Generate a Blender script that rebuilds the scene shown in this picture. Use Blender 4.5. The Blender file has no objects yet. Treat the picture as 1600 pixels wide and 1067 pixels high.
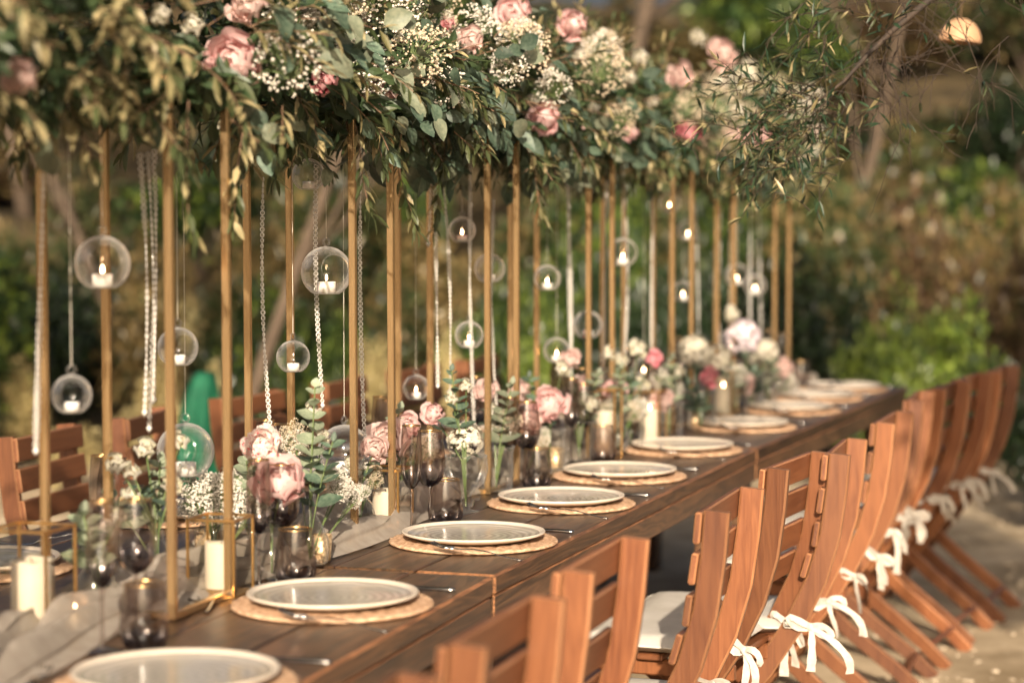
import bpy, math, random
import numpy as np
from mathutils import Vector, Matrix, Euler, noise as mnoise
from math import sin, cos, pi, radians, sqrt, tan, atan2

rnd = random.Random(7)
S = bpy.context.scene
COL = S.collection

# ------------------------------------------------------------------ camera, sky, sun, exposure
CAM_H, FPX, PITCH = 1.40, 3400.0, radians(3.09)
cd = bpy.data.cameras.new('camera'); cam = bpy.data.objects.new('camera', cd); COL.objects.link(cam)
cam.location = (0, 0, CAM_H); cam.rotation_euler = (pi/2 - PITCH, 0, 0)
cd.sensor_width = 36.0; cd.lens = FPX/1600*36.0; cd.clip_start = .05; cd.clip_end = 600
cd.dof.use_dof = True; cd.dof.focus_distance = 4.42; cd.dof.aperture_fstop = 2.3
S.camera = cam

SUN_EL, SUN_AZ = radians(21), radians(0)        # azimuth measured from straight behind the camera towards its left
to_sun = Vector((-sin(SUN_AZ)*cos(SUN_EL), -cos(SUN_AZ)*cos(SUN_EL), sin(SUN_EL)))
W = bpy.data.worlds.new('World'); S.world = W; W.use_nodes = True
wn = W.node_tree.nodes; wl = W.node_tree.links
bg = wn['Background']; sky = wn.new('ShaderNodeTexSky'); sky.sky_type = 'NISHITA'; sky.sun_disc = False
sky.sun_elevation = SUN_EL; sky.sun_rotation = atan2(to_sun.x, to_sun.y)
sky.dust_density = 9.0; sky.air_density = .6; sky.ozone_density = 0.0
wl.new(sky.outputs[0], bg.inputs[0]); bg.inputs[1].default_value = 0.07
sd = bpy.data.lights.new('sun', 'SUN'); sd.energy = 4.7; sd.angle = radians(.55); sd.color = (1.0, .85, .67)
sun = bpy.data.objects.new('sun', sd); COL.objects.link(sun)
sun.rotation_euler = to_sun.to_track_quat('Z', 'Y').to_euler()
S.view_settings.view_transform = 'Standard'; S.view_settings.look = 'None'
S.view_settings.gamma = 1; S.view_settings.use_curve_mapping = False
S.view_settings.exposure = 0.98
S.render.engine = 'CYCLES'
S.cycles.use_denoising = True
S.cycles.max_bounces = 10; S.cycles.transparent_max_bounces = 24
S.cycles.diffuse_bounces = 3; S.cycles.glossy_bounces = 3; S.cycles.transmission_bounces = 6
S.cycles.caustics_reflective = False; S.cycles.caustics_refractive = False

# ------------------------------------------------------------------ where a pixel of the 1600 x 1067 photograph lies
def ray(px, py):
    u, v = (px-800)/FPX, (533.5-py)/FPX
    return Vector((u, v*sin(PITCH)+cos(PITCH), v*cos(PITCH)-sin(PITCH)))
def P(px, py, h):
    d = ray(px, py); t = (h-CAM_H)/d.z
    return Vector((d.x*t, d.y*t, h))
def D(px, py, y):
    d = ray(px, py); t = y/d.y
    return Vector((d.x*t, y, CAM_H+d.z*t))
def proj(p):
    y = p[1]*cos(PITCH)-(p[2]-CAM_H)*sin(PITCH); z = p[1]*sin(PITCH)+(p[2]-CAM_H)*cos(PITCH)
    return 800+FPX*p[0]/y, 533.5-FPX*z/y

# ------------------------------------------------------------------ mesh helpers
class MB:
    def __init__(s, blk=None): s.v = []; s.f = []; s.m = []; s.blk = blk
    def add(s, vs, fs, m=0):
        o = len(s.v); s.v.extend(vs); s.f.extend([tuple(i+o for i in f) for f in fs]); s.m.extend([m]*len(fs))
    def box(s, c, size, M=None, ch=0.0, m=0, mch=None):
        hx, hy, hz = [k/2 for k in size]; c = Vector(c)
        T = (lambda p: c + (M @ Vector(p) if M else Vector(p)))
        if ch <= 0:
            vs = [T((x, y, z)) for x in (-hx, hx) for y in (-hy, hy) for z in (-hz, hz)]
            s.add(vs, [(0,1,3,2),(4,6,7,5),(0,4,5,1),(2,3,7,6),(0,2,6,4),(1,5,7,3)], m); return
        if mch is None: mch = m
        vs = []; ix = {}
        H = (hx, hy, hz)
        for sx in (-1,1):
            for sy in (-1,1):
                for sz in (-1,1):
                    for ax in range(3):
                        p = [sx*hx, sy*hy, sz*hz]
                        for k in range(3):
                            if k != ax: p[k] -= (sx,sy,sz)[k]*ch
                        ix[(sx,sy,sz,ax)] = len(vs); vs.append(T(p))
        F = []; E = []
        for ax in range(3):
            a, b = [k for k in range(3) if k != ax]
            for sg in (-1,1):
                q = []
                for (da, db) in ((-1,-1),(1,-1),(1,1),(-1,1)):
                    t = [0,0,0]; t[ax] = sg; t[a] = da; t[b] = db
                    q.append(ix[(*t, ax)])
                flip = (sg < 0) != (ax == 1)
                F.append(tuple(reversed(q)) if flip else tuple(q))
        for ax in range(3):
            a, b = [k for k in range(3) if k != ax]
            for sa in (-1,1):
                for sb in (-1,1):
                    t0 = [0,0,0]; t1 = [0,0,0]
                    t0[ax] = -1; t1[ax] = 1; t0[a] = t1[a] = sa; t0[b] = t1[b] = sb
                    E.append((ix[(*t0,a)], ix[(*t1,a)], ix[(*t1,b)], ix[(*t0,b)]))
        K = [tuple(ix[(sx,sy,sz,a)] for a in range(3)) for sx in (-1,1) for sy in (-1,1) for sz in (-1,1)]
        o = len(s.v); s.v.extend(vs)
        for f in F: s.f.append(tuple(i+o for i in f)); s.m.append(m)
        for f in E+K: s.f.append(tuple(i+o for i in f)); s.m.append(mch)
    def bar(s, p0, p1, w, d, up=(0,0,1), ch=0.0, m=0):
        p0, p1 = Vector(p0), Vector(p1); z = (p1-p0); L = z.length; z.normalize()
        x = Vector(up).cross(z)
        if x.length < 1e-4: x = Vector((1,0,0))
        x.normalize(); y = z.cross(x)
        s.box((p0+p1)/2, (w, d, L), Matrix((x, y, z)).transposed(), ch, m)
    def tube(s, pts, r, n=6, m=0, cap=True, closed=False):
        pts = [Vector(p) for p in pts]; N = len(pts)
        rr = r if isinstance(r, (list, tuple)) else [r]*N
        vs = []; ref = None
        for i, p in enumerate(pts):
            a = pts[(i-1) % N] if (closed or i) else p
            b = pts[(i+1) % N] if (closed or i < N-1) else p
            t = (b-a)
            if t.length < 1e-9: t = Vector((0,0,1))
            t.normalize()
            if ref is None: ref = Vector((1,0,0)) if abs(t.x) < .8 else Vector((0,1,0))
            x = (ref - t*ref.dot(t))
            if x.length < 1e-5: x = t.orthogonal()
            x.normalize(); ref = x; y = t.cross(x)
            for k in range(n):
                a_ = 2*pi*k/n; vs.append(p + (x*cos(a_)+y*sin(a_))*rr[i])
        fs = []
        for i in range(N if closed else N-1):
            j = (i+1) % N
            for k in range(n):
                k2 = (k+1) % n; fs.append((i*n+k, i*n+k2, j*n+k2, j*n+k))
        if cap and not closed:
            fs.append(tuple(range(n-1,-1,-1))); fs.append(tuple((N-1)*n+k for k in range(n)))
        s.add(vs, fs, m)
    def strip(s, pts, sides, w, m=0, th=0.0):            # a ribbon
        vs = []; N = len(pts)
        for p, d in zip(pts, sides):
            p = Vector(p); d = Vector(d).normalized()*w/2; vs += [p-d, p+d]
        s.add(vs, [(2*i, 2*i+1, 2*i+3, 2*i+2) for i in range(N-1)], m)
    def sweep(s, pts, w, t, ch=.004, m=0):               # rectangular section swept in the local x-z plane, t along y
        N = len(pts); pts = [Vector(p) for p in pts]; vs = []
        sec = [(-w/2+ch,-t/2),(w/2-ch,-t/2),(w/2,-t/2+ch),(w/2,t/2-ch),(w/2-ch,t/2),(-w/2+ch,t/2),(-w/2,t/2-ch),(-w/2,-t/2+ch)]
        for i, p in enumerate(pts):
            tg = pts[min(i+1,N-1)]-pts[max(i-1,0)]; tg.normalize()
            nx = Vector((tg.z, 0, -tg.x))
            for a, b in sec: vs.append(p + nx*a + Vector((0,1,0))*b)
        fs = []; ms = []
        for i in range(N-1):
            for k in range(8):
                k2 = (k+1) % 8; fs.append((i*8+k, i*8+k2, (i+1)*8+k2, (i+1)*8+k)); ms.append(k % 2)
        fs.append(tuple(range(7,-1,-1))); fs.append(tuple((N-1)*8+k for k in range(8))); ms += [1,1]
        s.add(vs, fs, m); s.m[-len(fs):] = ms
    def lathe(s, prof, n=24, c=(0,0,0), m=0, capb=False, capt=False):
        c = Vector(c); vs = []
        for r, z in prof:
            for k in range(n):
                a = 2*pi*k/n; vs.append(c+Vector((r*cos(a), r*sin(a), z)))
        fs = []
        for i in range(len(prof)-1):
            for k in range(n):
                k2 = (k+1) % n; fs.append((i*n+k, i*n+k2, (i+1)*n+k2, (i+1)*n+k))
        if capb: fs.append(tuple(range(n-1,-1,-1)))
        if capt: fs.append(tuple((len(prof)-1)*n+k for k in range(n)))
        s.add(vs, fs, m)
    def leaf(s, p, d, nrm, L, Wd, m=0, curl=.15):         # narrow leaf, six vertices, folded at the midrib
        p = Vector(p); d = Vector(d).normalized(); x = d.cross(Vector(nrm))
        if s.blk and (s.blk(p+d*L*.5) or s.blk(p+d*L)): return
        if x.length < 1e-4: x = d.orthogonal()
        x.normalize(); n = x.cross(d)
        a = p+d*L*.38; b = p+d*L*.75-n*L*curl*.5
        tip = p+d*L-n*L*curl
        vs = [p, a+x*Wd/2+n*Wd*.12, b+x*Wd*.36+n*Wd*.1, tip, b-x*Wd*.36+n*Wd*.1, a-x*Wd/2+n*Wd*.12, a, b]
        s.add(vs, [(0,1,6),(1,2,7,6),(2,3,7),(0,6,5),(6,7,4,5),(7,3,4)], m)
    def blade(s, p, d, nrm, L, Wd, m=0):                   # one-quad leaf for far crowns
        d = Vector(d).normalized(); x = d.cross(Vector(nrm))
        if x.length < 1e-4: x = d.orthogonal()
        x.normalize(); p = Vector(p); q = p+d*L*.45
        s.add([p, q+x*Wd/2, p+d*L, q-x*Wd/2], [(0,1,2,3)], m)
    def ball(s, c, r, m=0, M=None):
        c = Vector(c)
        s.add([c+Vector(v)*r for v in ICO_V], ICO_F, m)
    def mesh(s, name, mats, smooth=False):
        me = bpy.data.meshes.new(name); me.from_pydata([tuple(v) for v in s.v], [], s.f)
        for k in mats: me.materials.append(k)
        if len(mats) > 1: me.polygons.foreach_set('material_index', np.array(s.m, dtype=np.int32))
        if smooth: me.polygons.foreach_set('use_smooth', np.ones(len(me.polygons), dtype=bool))
        me.update(); return me
    def build(s, name, mats, parent=None, smooth=False, loc=None):
        if not isinstance(mats, (list, tuple)): mats = [mats]
        return put(name, s.mesh(name, mats, smooth), parent, loc)
_t = (1+sqrt(5))/2; _k = 1/sqrt(1+_t*_t)
ICO_V = [(-_k,_t*_k,0),(_k,_t*_k,0),(-_k,-_t*_k,0),(_k,-_t*_k,0),(0,-_k,_t*_k),(0,_k,_t*_k),(0,-_k,-_t*_k),(0,_k,-_t*_k),(_t*_k,0,-_k),(_t*_k,0,_k),(-_t*_k,0,-_k),(-_t*_k,0,_k)]
ICO_F = [(0,11,5),(0,5,1),(0,1,7),(0,7,10),(0,10,11),(1,5,9),(5,11,4),(11,10,2),(10,7,6),(7,1,8),(3,9,4),(3,4,2),(3,2,6),(3,6,8),(3,8,9),(4,9,5),(2,4,11),(6,2,10),(8,6,7),(9,8,1)]
def put(name, me, parent=None, loc=None, M=None):
    o = bpy.data.objects.new(name, me); COL.objects.link(o)
    if parent is not None: o.parent = parent
    if M is not None: o.matrix_local = M
    elif loc is not None: o.location = loc
    return o
def thing(name, label, cat, loc=(0,0,0), rz=0, group=None, rot=None):
    o = bpy.data.objects.new(name, None); COL.objects.link(o); o.empty_display_size = .05
    o.location = loc; o.rotation_euler = rot if rot else (0,0,rz)
    o['label'] = label; o['category'] = cat
    if group: o['group'] = group
    return o
def tag(o, label, cat, group=None, kind=None):
    if label: o['label'] = label
    if cat: o['category'] = cat
    if group: o['group'] = group
    if kind: o['kind'] = kind
    return o
def stuff(o): o['kind'] = 'stuff'; return o
def copy_tree(o, parent=None):
    c = o.copy(); COL.objects.link(c)
    if parent is not None:
        ml = o.matrix_local.copy(); c.parent = parent; c.matrix_local = ml
    for ch in KIDS.get(o.name) or list(o.children): copy_tree(ch, c)
    return c
KIDS = {}
def ordn(k):
    if k < 20: return ORD[k]
    t_ = {2:'twenty',3:'thirty',4:'forty'}[(k+1)//10]; q = (k+1) % 10
    return (t_[:-1]+'ieth') if q == 0 else t_+'-'+ORD[q-1]
ORD = ['first','second','third','fourth','fifth','sixth','seventh','eighth','ninth','tenth','eleventh','twelfth','thirteenth','fourteenth','fifteenth','sixteenth','seventeenth','eighteenth','nineteenth','twentieth']

# ------------------------------------------------------------------ materials
def nt(name):
    m = bpy.data.materials.new(name); m.use_nodes = True
    t = m.node_tree; t.nodes.clear(); out = t.nodes.new('ShaderNodeOutputMaterial')
    return m, t, out
def node(t, kind, **kw):
    n = t.nodes.new(kind)
    for k, v in kw.items():
        if k.startswith('i_'): n.inputs[k[2:].replace('_',' ')].default_value = v
        elif k.startswith('n_'): n.inputs[int(k[2:])].default_value = v
        else: setattr(n, k, v)
    return n
def c4(c): return (*c, 1) if len(c) == 3 else c
def ramp(t, src, stops):
    r = t.nodes.new('ShaderNodeValToRGB'); e = r.color_ramp.elements
    while len(e) < len(stops): e.new(.5)
    for k, (p, c) in enumerate(stops): e[k].position = p; e[k].color = c4(c)
    t.links.new(src, r.inputs[0]); return r
def noisy(name, c0, c1, scale=20, rough=.5, metal=0, stretch=(1,1,1), bump=0, spec=.5, detail=4, rnd_shift=True, lo=.35, hi=.65, sheen=0, sss=0):
    m, t, out = nt(name); L = t.links
    b = node(t, 'ShaderNodeBsdfPrincipled'); b.inputs['Roughness'].default_value = rough; b.inputs['Metallic'].default_value = metal
    b.inputs['Specular IOR Level'].default_value = spec
    if sss:
        b.inputs['Subsurface Weight'].default_value = sss; b.inputs['Subsurface Radius'].default_value = (.02,.012,.006); b.inputs['Subsurface Scale'].default_value = .6
    tc = node(t, 'ShaderNodeTexCoord'); mp = node(t, 'ShaderNodeMapping'); mp.inputs['Scale'].default_value = stretch
    L.new(tc.outputs['Object'], mp.inputs['Vector'])
    if rnd_shift:
        oi = node(t, 'ShaderNodeObjectInfo'); mu = node(t, 'ShaderNodeMath', operation='MULTIPLY', n_1=37.0)
        L.new(oi.outputs['Random'], mu.inputs[0]); cb = node(t, 'ShaderNodeCombineXYZ')
        for k in range(3): L.new(mu.outputs[0], cb.inputs[k])
        L.new(cb.outputs[0], mp.inputs['Location'])
    n = node(t, 'ShaderNodeTexNoise', i_Scale=scale, i_Detail=detail, i_Roughness=.6)
    L.new(mp.outputs[0], n.inputs['Vector'])
    r = ramp(t, n.outputs['Fac'], [(lo, c0), (hi, c1)]); L.new(r.outputs[0], b.inputs['Base Color'])
    if bump:
        bp = node(t, 'ShaderNodeBump', i_Strength=bump, i_Distance=.002); L.new(n.outputs['Fac'], bp.inputs['Height']); L.new(bp.outputs[0], b.inputs['Normal'])
    L.new(b.outputs[0], out.inputs[0]); return m
def wood(name, dark, mid, light, axis='x', rough=.42, gscale=1.0, coat=0.0, bump=.25, ringk=.55):
    m, t, out = nt(name); L = t.links
    b = node(t, 'ShaderNodeBsdfPrincipled'); b.inputs['Roughness'].default_value = rough
    b.inputs['Coat Weight'].default_value = coat; b.inputs['Coat Roughness'].default_value = .3
    tc = node(t, 'ShaderNodeTexCoord'); mp = node(t, 'ShaderNodeMapping')
    sc = {'x':(1.2,14,14), 'y':(14,1.2,14), 'z':(14,14,1.2)}[axis]
    mp.inputs['Scale'].default_value = [k*gscale for k in sc]
    oi = node(t, 'ShaderNodeObjectInfo'); mu = node(t, 'ShaderNodeMath', operation='MULTIPLY', n_1=53.0)
    L.new(oi.outputs['Random'], mu.inputs[0]); cb = node(t, 'ShaderNodeCombineXYZ')
    for k in range(3): L.new(mu.outputs[0], cb.inputs[k])
    L.new(cb.outputs[0], mp.inputs['Location']); L.new(tc.outputs['Object'], mp.inputs['Vector'])
    n1 = node(t, 'ShaderNodeTexNoise', i_Scale=1.6, i_Detail=3.0, i_Roughness=.55, i_Distortion=.6)
    L.new(mp.outputs[0], n1.inputs['Vector'])
    rg = node(t, 'ShaderNodeMath', operation='MULTIPLY', n_1=9.0); L.new(n1.outputs['Fac'], rg.inputs[0])
    fr = node(t, 'ShaderNodeMath', operation='PINGPONG', n_1=.5); L.new(rg.outputs[0], fr.inputs[0])
    n2 = node(t, 'ShaderNodeTexNoise', i_Scale=9.0, i_Detail=5.0, i_Roughness=.7); L.new(mp.outputs[0], n2.inputs['Vector'])
    a = node(t, 'ShaderNodeMath', operation='MULTIPLY_ADD', n_1=ringk); L.new(fr.outputs[0], a.inputs[0])
    n3 = node(t, 'ShaderNodeTexNoise', i_Scale=.55, i_Detail=4.0, i_Roughness=.6); L.new(mp.outputs[0], n3.inputs['Vector'])
    h0 = node(t, 'ShaderNodeMath', operation='MULTIPLY', n_1=.45); L.new(n2.outputs['Fac'], h0.inputs[0])
    h = node(t, 'ShaderNodeMath', operation='MULTIPLY_ADD', n_1=.95-.8*ringk); L.new(n3.outputs['Fac'], h.inputs[0]); L.new(h0.outputs[0], h.inputs[2]); L.new(h.outputs[0], a.inputs[2])
    r = ramp(t, a.outputs[0], [(.22, dark), (.5, mid), (.78, light)])
    hs = node(t, 'ShaderNodeHueSaturation'); v = node(t, 'ShaderNodeMapRange', n_3=.62, n_4=1.25); L.new(oi.outputs['Random'], v.inputs[0])
    L.new(v.outputs[0], hs.inputs['Value']); L.new(r.outputs[0], hs.inputs['Color']); L.new(hs.outputs[0], b.inputs['Base Color'])
    bp = node(t, 'ShaderNodeBump', i_Strength=bump, i_Distance=.0015); L.new(a.outputs[0], bp.inputs['Height']); L.new(bp.outputs[0], b.inputs['Normal'])
    L.new(b.outputs[0], out.inputs[0]); return m
def leafmat(name, c0, c1, trans=.3, rough=.5, vscale=(.75,1.25), scale=6, spec=.35):
    m, t, out = nt(name); L = t.links
    b = node(t, 'ShaderNodeBsdfPrincipled'); b.inputs['Roughness'].default_value = rough; b.inputs['Specular IOR Level'].default_value = spec
    tc = node(t, 'ShaderNodeTexCoord'); n = node(t, 'ShaderNodeTexNoise', i_Scale=scale, i_Detail=2.0); L.new(tc.outputs['Object'], n.inputs['Vector'])
    r = ramp(t, n.outputs['Fac'], [(.35, c0), (.65, c1)])
    oi = node(t, 'ShaderNodeObjectInfo'); hs = node(t, 'ShaderNodeHueSaturation'); v = node(t, 'ShaderNodeMapRange', n_3=vscale[0], n_4=vscale[1])
    L.new(oi.outputs['Random'], v.inputs[0]); L.new(v.outputs[0], hs.inputs['Value']); L.new(r.outputs[0], hs.inputs['Color'])
    L.new(hs.outputs[0], b.inputs['Base Color'])
    tr = node(t, 'ShaderNodeBsdfTranslucent'); L.new(hs.outputs[0], tr.inputs[0])
    mx = node(t, 'ShaderNodeMixShader', n_0=trans); L.new(b.outputs[0], mx.inputs[1]); L.new(tr.outputs[0], mx.inputs[2]); L.new(mx.outputs[0], out.inputs[0]); return m
def glass(name, face, edge, refl=1.0, rough=.02, grad=None, edgep=4.5, rim=0.0, rmax=.32):
    # thin-walled clear glass: tinted see-through wall, mirror-like at grazing angles
    m, t, out = nt(name); L = t.links
    lw = node(t, 'ShaderNodeLayerWeight', i_Blend=.5)
    mc = node(t, 'ShaderNodeMix', data_type='RGBA'); mc.inputs[6].default_value = c4(face); mc.inputs[7].default_value = c4(edge)
    pw = node(t, 'ShaderNodeMath', operation='POWER', n_1=edgep); L.new(lw.outputs['Facing'], pw.inputs[0]); L.new(pw.outputs[0], mc.inputs[0]); src = mc.outputs[2]
    if grad:                                             # darker smoke towards the base of the bowl
        z0, z1, col = grad
        tc = node(t, 'ShaderNodeTexCoord'); sp = node(t, 'ShaderNodeSeparateXYZ'); L.new(tc.outputs['Object'], sp.inputs[0])
        mr = node(t, 'ShaderNodeMapRange'); mr.inputs[1].default_value = z0; mr.inputs[2].default_value = z1; L.new(sp.outputs[2], mr.inputs[0])
        m2 = node(t, 'ShaderNodeMix', data_type='RGBA'); m2.inputs[6].default_value = c4(col); L.new(mr.outputs[0], m2.inputs[0]); L.new(src, m2.inputs[7]); src = m2.outputs[2]
    tr = node(t, 'ShaderNodeBsdfTransparent'); L.new(src, tr.inputs[0])
    gl = node(t, 'ShaderNodeBsdfGlossy'); gl.inputs['Roughness'].default_value = rough
    fr = node(t, 'ShaderNodeFresnel', i_IOR=1.5); ml = node(t, 'ShaderNodeMath', operation='MULTIPLY', n_1=refl, use_clamp=True); L.new(fr.outputs[0], ml.inputs[0])
    mx = node(t, 'ShaderNodeMixShader'); cl = node(t, 'ShaderNodeMath', operation='MINIMUM', n_1=rmax); L.new(ml.outputs[0], cl.inputs[0]); L.new(cl.outputs[0], mx.inputs[0]); L.new(tr.outputs[0], mx.inputs[1]); L.new(gl.outputs[0], mx.inputs[2]); last = mx
    if rim:                                              # white scatter at grazing angles, painted in place of refracted light
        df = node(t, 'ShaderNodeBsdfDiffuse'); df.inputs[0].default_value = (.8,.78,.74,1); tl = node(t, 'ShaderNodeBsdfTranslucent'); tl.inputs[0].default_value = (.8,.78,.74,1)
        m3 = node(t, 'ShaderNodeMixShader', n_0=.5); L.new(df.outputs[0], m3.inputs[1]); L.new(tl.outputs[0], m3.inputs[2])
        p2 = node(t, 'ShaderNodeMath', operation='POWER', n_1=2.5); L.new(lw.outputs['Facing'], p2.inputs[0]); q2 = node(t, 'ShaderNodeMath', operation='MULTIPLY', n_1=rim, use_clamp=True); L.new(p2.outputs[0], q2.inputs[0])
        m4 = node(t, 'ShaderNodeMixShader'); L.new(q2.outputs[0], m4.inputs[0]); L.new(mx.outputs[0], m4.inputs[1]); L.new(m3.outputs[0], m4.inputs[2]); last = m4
    L.new(last.outputs[0], out.inputs[0]); return m
def emis(name, c, s):
    m, t, out = nt(name); e = node(t, 'ShaderNodeEmission'); e.inputs[0].default_value = c4(c); e.inputs[1].default_value = s
    t.links.new(e.outputs[0], out.inputs[0]); return m
def sheer(name, c0, c1, alpha):
    m, t, out = nt(name); L = t.links
    tc = node(t, 'ShaderNodeTexCoord'); n = node(t, 'ShaderNodeTexNoise', i_Scale=30.0, i_Detail=3.0); L.new(tc.outputs['Object'], n.inputs['Vector'])
    r = ramp(t, n.outputs['Fac'], [(.3, c0), (.7, c1)])
    d = node(t, 'ShaderNodeBsdfDiffuse'); L.new(r.outputs[0], d.inputs[0]); tl = node(t, 'ShaderNodeBsdfTranslucent'); L.new(r.outputs[0], tl.inputs[0])
    m1 = node(t, 'ShaderNodeMixShader', n_0=.35); L.new(d.outputs[0], m1.inputs[1]); L.new(tl.outputs[0], m1.inputs[2])
    tp = node(t, 'ShaderNodeBsdfTransparent'); m2 = node(t, 'ShaderNodeMixShader', n_0=alpha); L.new(tp.outputs[0], m2.inputs[1]); L.new(m1.outputs[0], m2.inputs[2])
    L.new(m2.outputs[0], out.inputs[0]); return m
def petalmat(name, base, tip, streak=None, trans=.3):
    m, t, out = nt(name); L = t.links
    tc = node(t, 'ShaderNodeTexCoord'); sp = node(t, 'ShaderNodeSeparateXYZ'); L.new(tc.outputs['Object'], sp.inputs[0])
    r = ramp(t, sp.outputs[2], [(.15, base), (.85, tip)]); src = r.outputs[0]
    if streak:
        mp = node(t, 'ShaderNodeMapping'); mp.inputs['Scale'].default_value = (5,5,.8); L.new(tc.outputs['Object'], mp.inputs[0])
        oi = node(t, 'ShaderNodeObjectInfo'); L.new(oi.outputs['Random'], mp.inputs['Location'])
        n = node(t, 'ShaderNodeTexNoise', i_Scale=2.0); L.new(mp.outputs[0], n.inputs[0])
        rr = ramp(t, n.outputs[0], [(.56, (0,0,0)), (.62, (1,1,1))]); mm = node(t, 'ShaderNodeMix', data_type='RGBA'); mm.inputs[7].default_value = c4(streak)
        L.new(rr.outputs[0], mm.inputs[0]); L.new(src, mm.inputs[6]); src = mm.outputs[2]
    b = node(t, 'ShaderNodeBsdfPrincipled'); b.inputs['Roughness'].default_value = .6; b.inputs['Specular IOR Level'].default_value = .2; L.new(src, b.inputs['Base Color'])
    tr = node(t, 'ShaderNodeBsdfTranslucent'); L.new(src, tr.inputs[0])
    mx = node(t, 'ShaderNodeMixShader', n_0=trans); L.new(b.outputs[0], mx.inputs[1]); L.new(tr.outputs[0], mx.inputs[2]); L.new(mx.outputs[0], out.inputs[0]); return m

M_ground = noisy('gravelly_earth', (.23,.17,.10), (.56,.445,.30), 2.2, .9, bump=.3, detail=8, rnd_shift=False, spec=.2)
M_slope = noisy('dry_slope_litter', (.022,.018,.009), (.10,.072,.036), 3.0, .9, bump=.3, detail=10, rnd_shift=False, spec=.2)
M_stone = noisy('pebble', (.30,.24,.17), (.48,.40,.30), 9, .85, spec=.2)
M_table = wood('dark_stained_pine', (.010,.0065,.004), (.034,.0195,.011), (.125,.062,.029), 'x', .36, .8, coat=.06)
M_tworn = wood('worn_pine_edge', (.035,.018,.010), (.12,.054,.023), (.30,.135,.058), 'x', .5, 1.3)
M_chz = wood('oiled_acacia_upright', (.034,.0108,.0045), (.115,.037,.0135), (.195,.072,.027), 'z', .40, .75, coat=.10, ringk=.30, bump=.4)
M_chw = wood('acacia_worn_lit_edge', (.12,.044,.017), (.21,.085,.035), (.32,.150,.070), 'z', .5, .8, ringk=.1)  # worn edges, lightened further as a painted edge highlight
M_chy = wood('oiled_acacia_slat', (.036,.0115,.005), (.108,.035,.0135), (.17,.062,.024), 'y', .42, .75, coat=.10, ringk=.30, bump=.4)
M_gold = noisy('brushed_gold_metal', (.56,.37,.18), (.68,.47,.25), 30, .26, .88, (6,6,.3), spec=.4)
M_gold2 = noisy('lantern_gold_metal', (.50,.29,.10), (.60,.36,.14), 40, .3, .9)
M_goldrim = noisy('gold_rim', (.55,.33,.13), (.62,.4,.18), 40, .25, .95)
M_steel = noisy('polished_steel', (.5,.48,.45), (.62,.6,.57), 15, .16, 1.0)
M_cream = noisy('cream_glazed_rim', (.54,.465,.38), (.62,.545,.455), 12, .28)
M_charger = noisy('woven_rattan_fibre', (.38,.22,.125), (.64,.43,.28), 90, .75, bump=.7, detail=3, spec=.25)
M_wax = noisy('ivory_wax', (.50,.43,.335), (.58,.51,.41), 8, .55, sss=.25)
M_waxw = noisy('white_wax', (.82,.77,.70), (.86,.82,.76), 8, .5, sss=.2)
M_flame = emis('candle_flame', (1.0,.60,.32), 24)
M_wick = noisy('burnt_wick', (.02,.015,.012), (.05,.04,.03), 50, .9)
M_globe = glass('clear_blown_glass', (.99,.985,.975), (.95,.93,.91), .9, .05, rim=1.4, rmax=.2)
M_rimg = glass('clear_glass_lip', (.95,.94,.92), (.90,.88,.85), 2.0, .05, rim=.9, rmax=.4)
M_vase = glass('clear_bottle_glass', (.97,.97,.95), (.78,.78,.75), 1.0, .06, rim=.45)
M_pane = glass('lantern_pane', (.96,.95,.92), (.85,.83,.8), 1.0)
M_smoke = glass('smoked_glass', (.80,.75,.73), (.42,.38,.36), 1.6, .07, None, 5)
M_smokeb = glass('smoked_glass_bowl', (.76,.70,.68), (.26,.22,.21), 2.0, .07, (.095,.135,(.12,.09,.10)), 4.2)
M_smoket = glass('smoked_glass_tumbler', (.80,.745,.725), (.27,.23,.22), 2.0, .07, (.0,.038,(.20,.165,.165)), 4.2)
M_bead = noisy('clear_acrylic_bead', (.72,.68,.62), (.88,.85,.80), 300, .12, spec=.8)
M_bead.node_tree.nodes['Principled BSDF'].inputs['Transmission Weight'].default_value = .2
M_thread = noisy('pale_thread', (.55,.5,.42), (.7,.65,.55), 50, .6)
M_cush = noisy('off_white_cushion_cloth', (.52,.48,.42), (.62,.58,.52), 14, .45, bump=.15, spec=.4)
M_tie = noisy('cotton_tie', (.40,.36,.31), (.53,.485,.425), 60, .8, spec=.2)
M_chif = sheer('grey_beige_chiffon', (.50,.43,.36), (.62,.55,.47), .72)
M_merc = noisy('speckled_gold_glass', (.30,.19,.09), (.80,.60,.38), 160, .35, .5, bump=.8)
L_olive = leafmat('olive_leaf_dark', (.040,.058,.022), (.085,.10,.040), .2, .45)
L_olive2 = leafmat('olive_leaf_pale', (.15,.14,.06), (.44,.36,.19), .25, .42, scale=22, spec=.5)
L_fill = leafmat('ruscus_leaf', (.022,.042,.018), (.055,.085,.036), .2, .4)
L_euc = leafmat('eucalyptus_leaf', (.050,.085,.058), (.105,.145,.10), .18, .5, (.5,1.35))
L_eucm = leafmat('grey_eucalyptus_leaf', (.13,.155,.105), (.21,.225,.155), .25, .5)
L_eucp = leafmat('pale_eucalyptus_leaf', (.22,.27,.18), (.33,.37,.26), .3, .5)
L_twig = noisy('twig_bark', (.09,.05,.028), (.18,.105,.06), 60, .8)
L_stem = noisy('green_stem', (.07,.11,.035), (.13,.17,.06), 40, .6)
M_bb = noisy('babys_breath_white', (.54,.495,.42), (.68,.635,.565), 60, .8, spec=.2)
M_bbc = noisy('babys_breath_cream', (.42,.34,.24), (.54,.46,.34), 60, .8, spec=.2)
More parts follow.
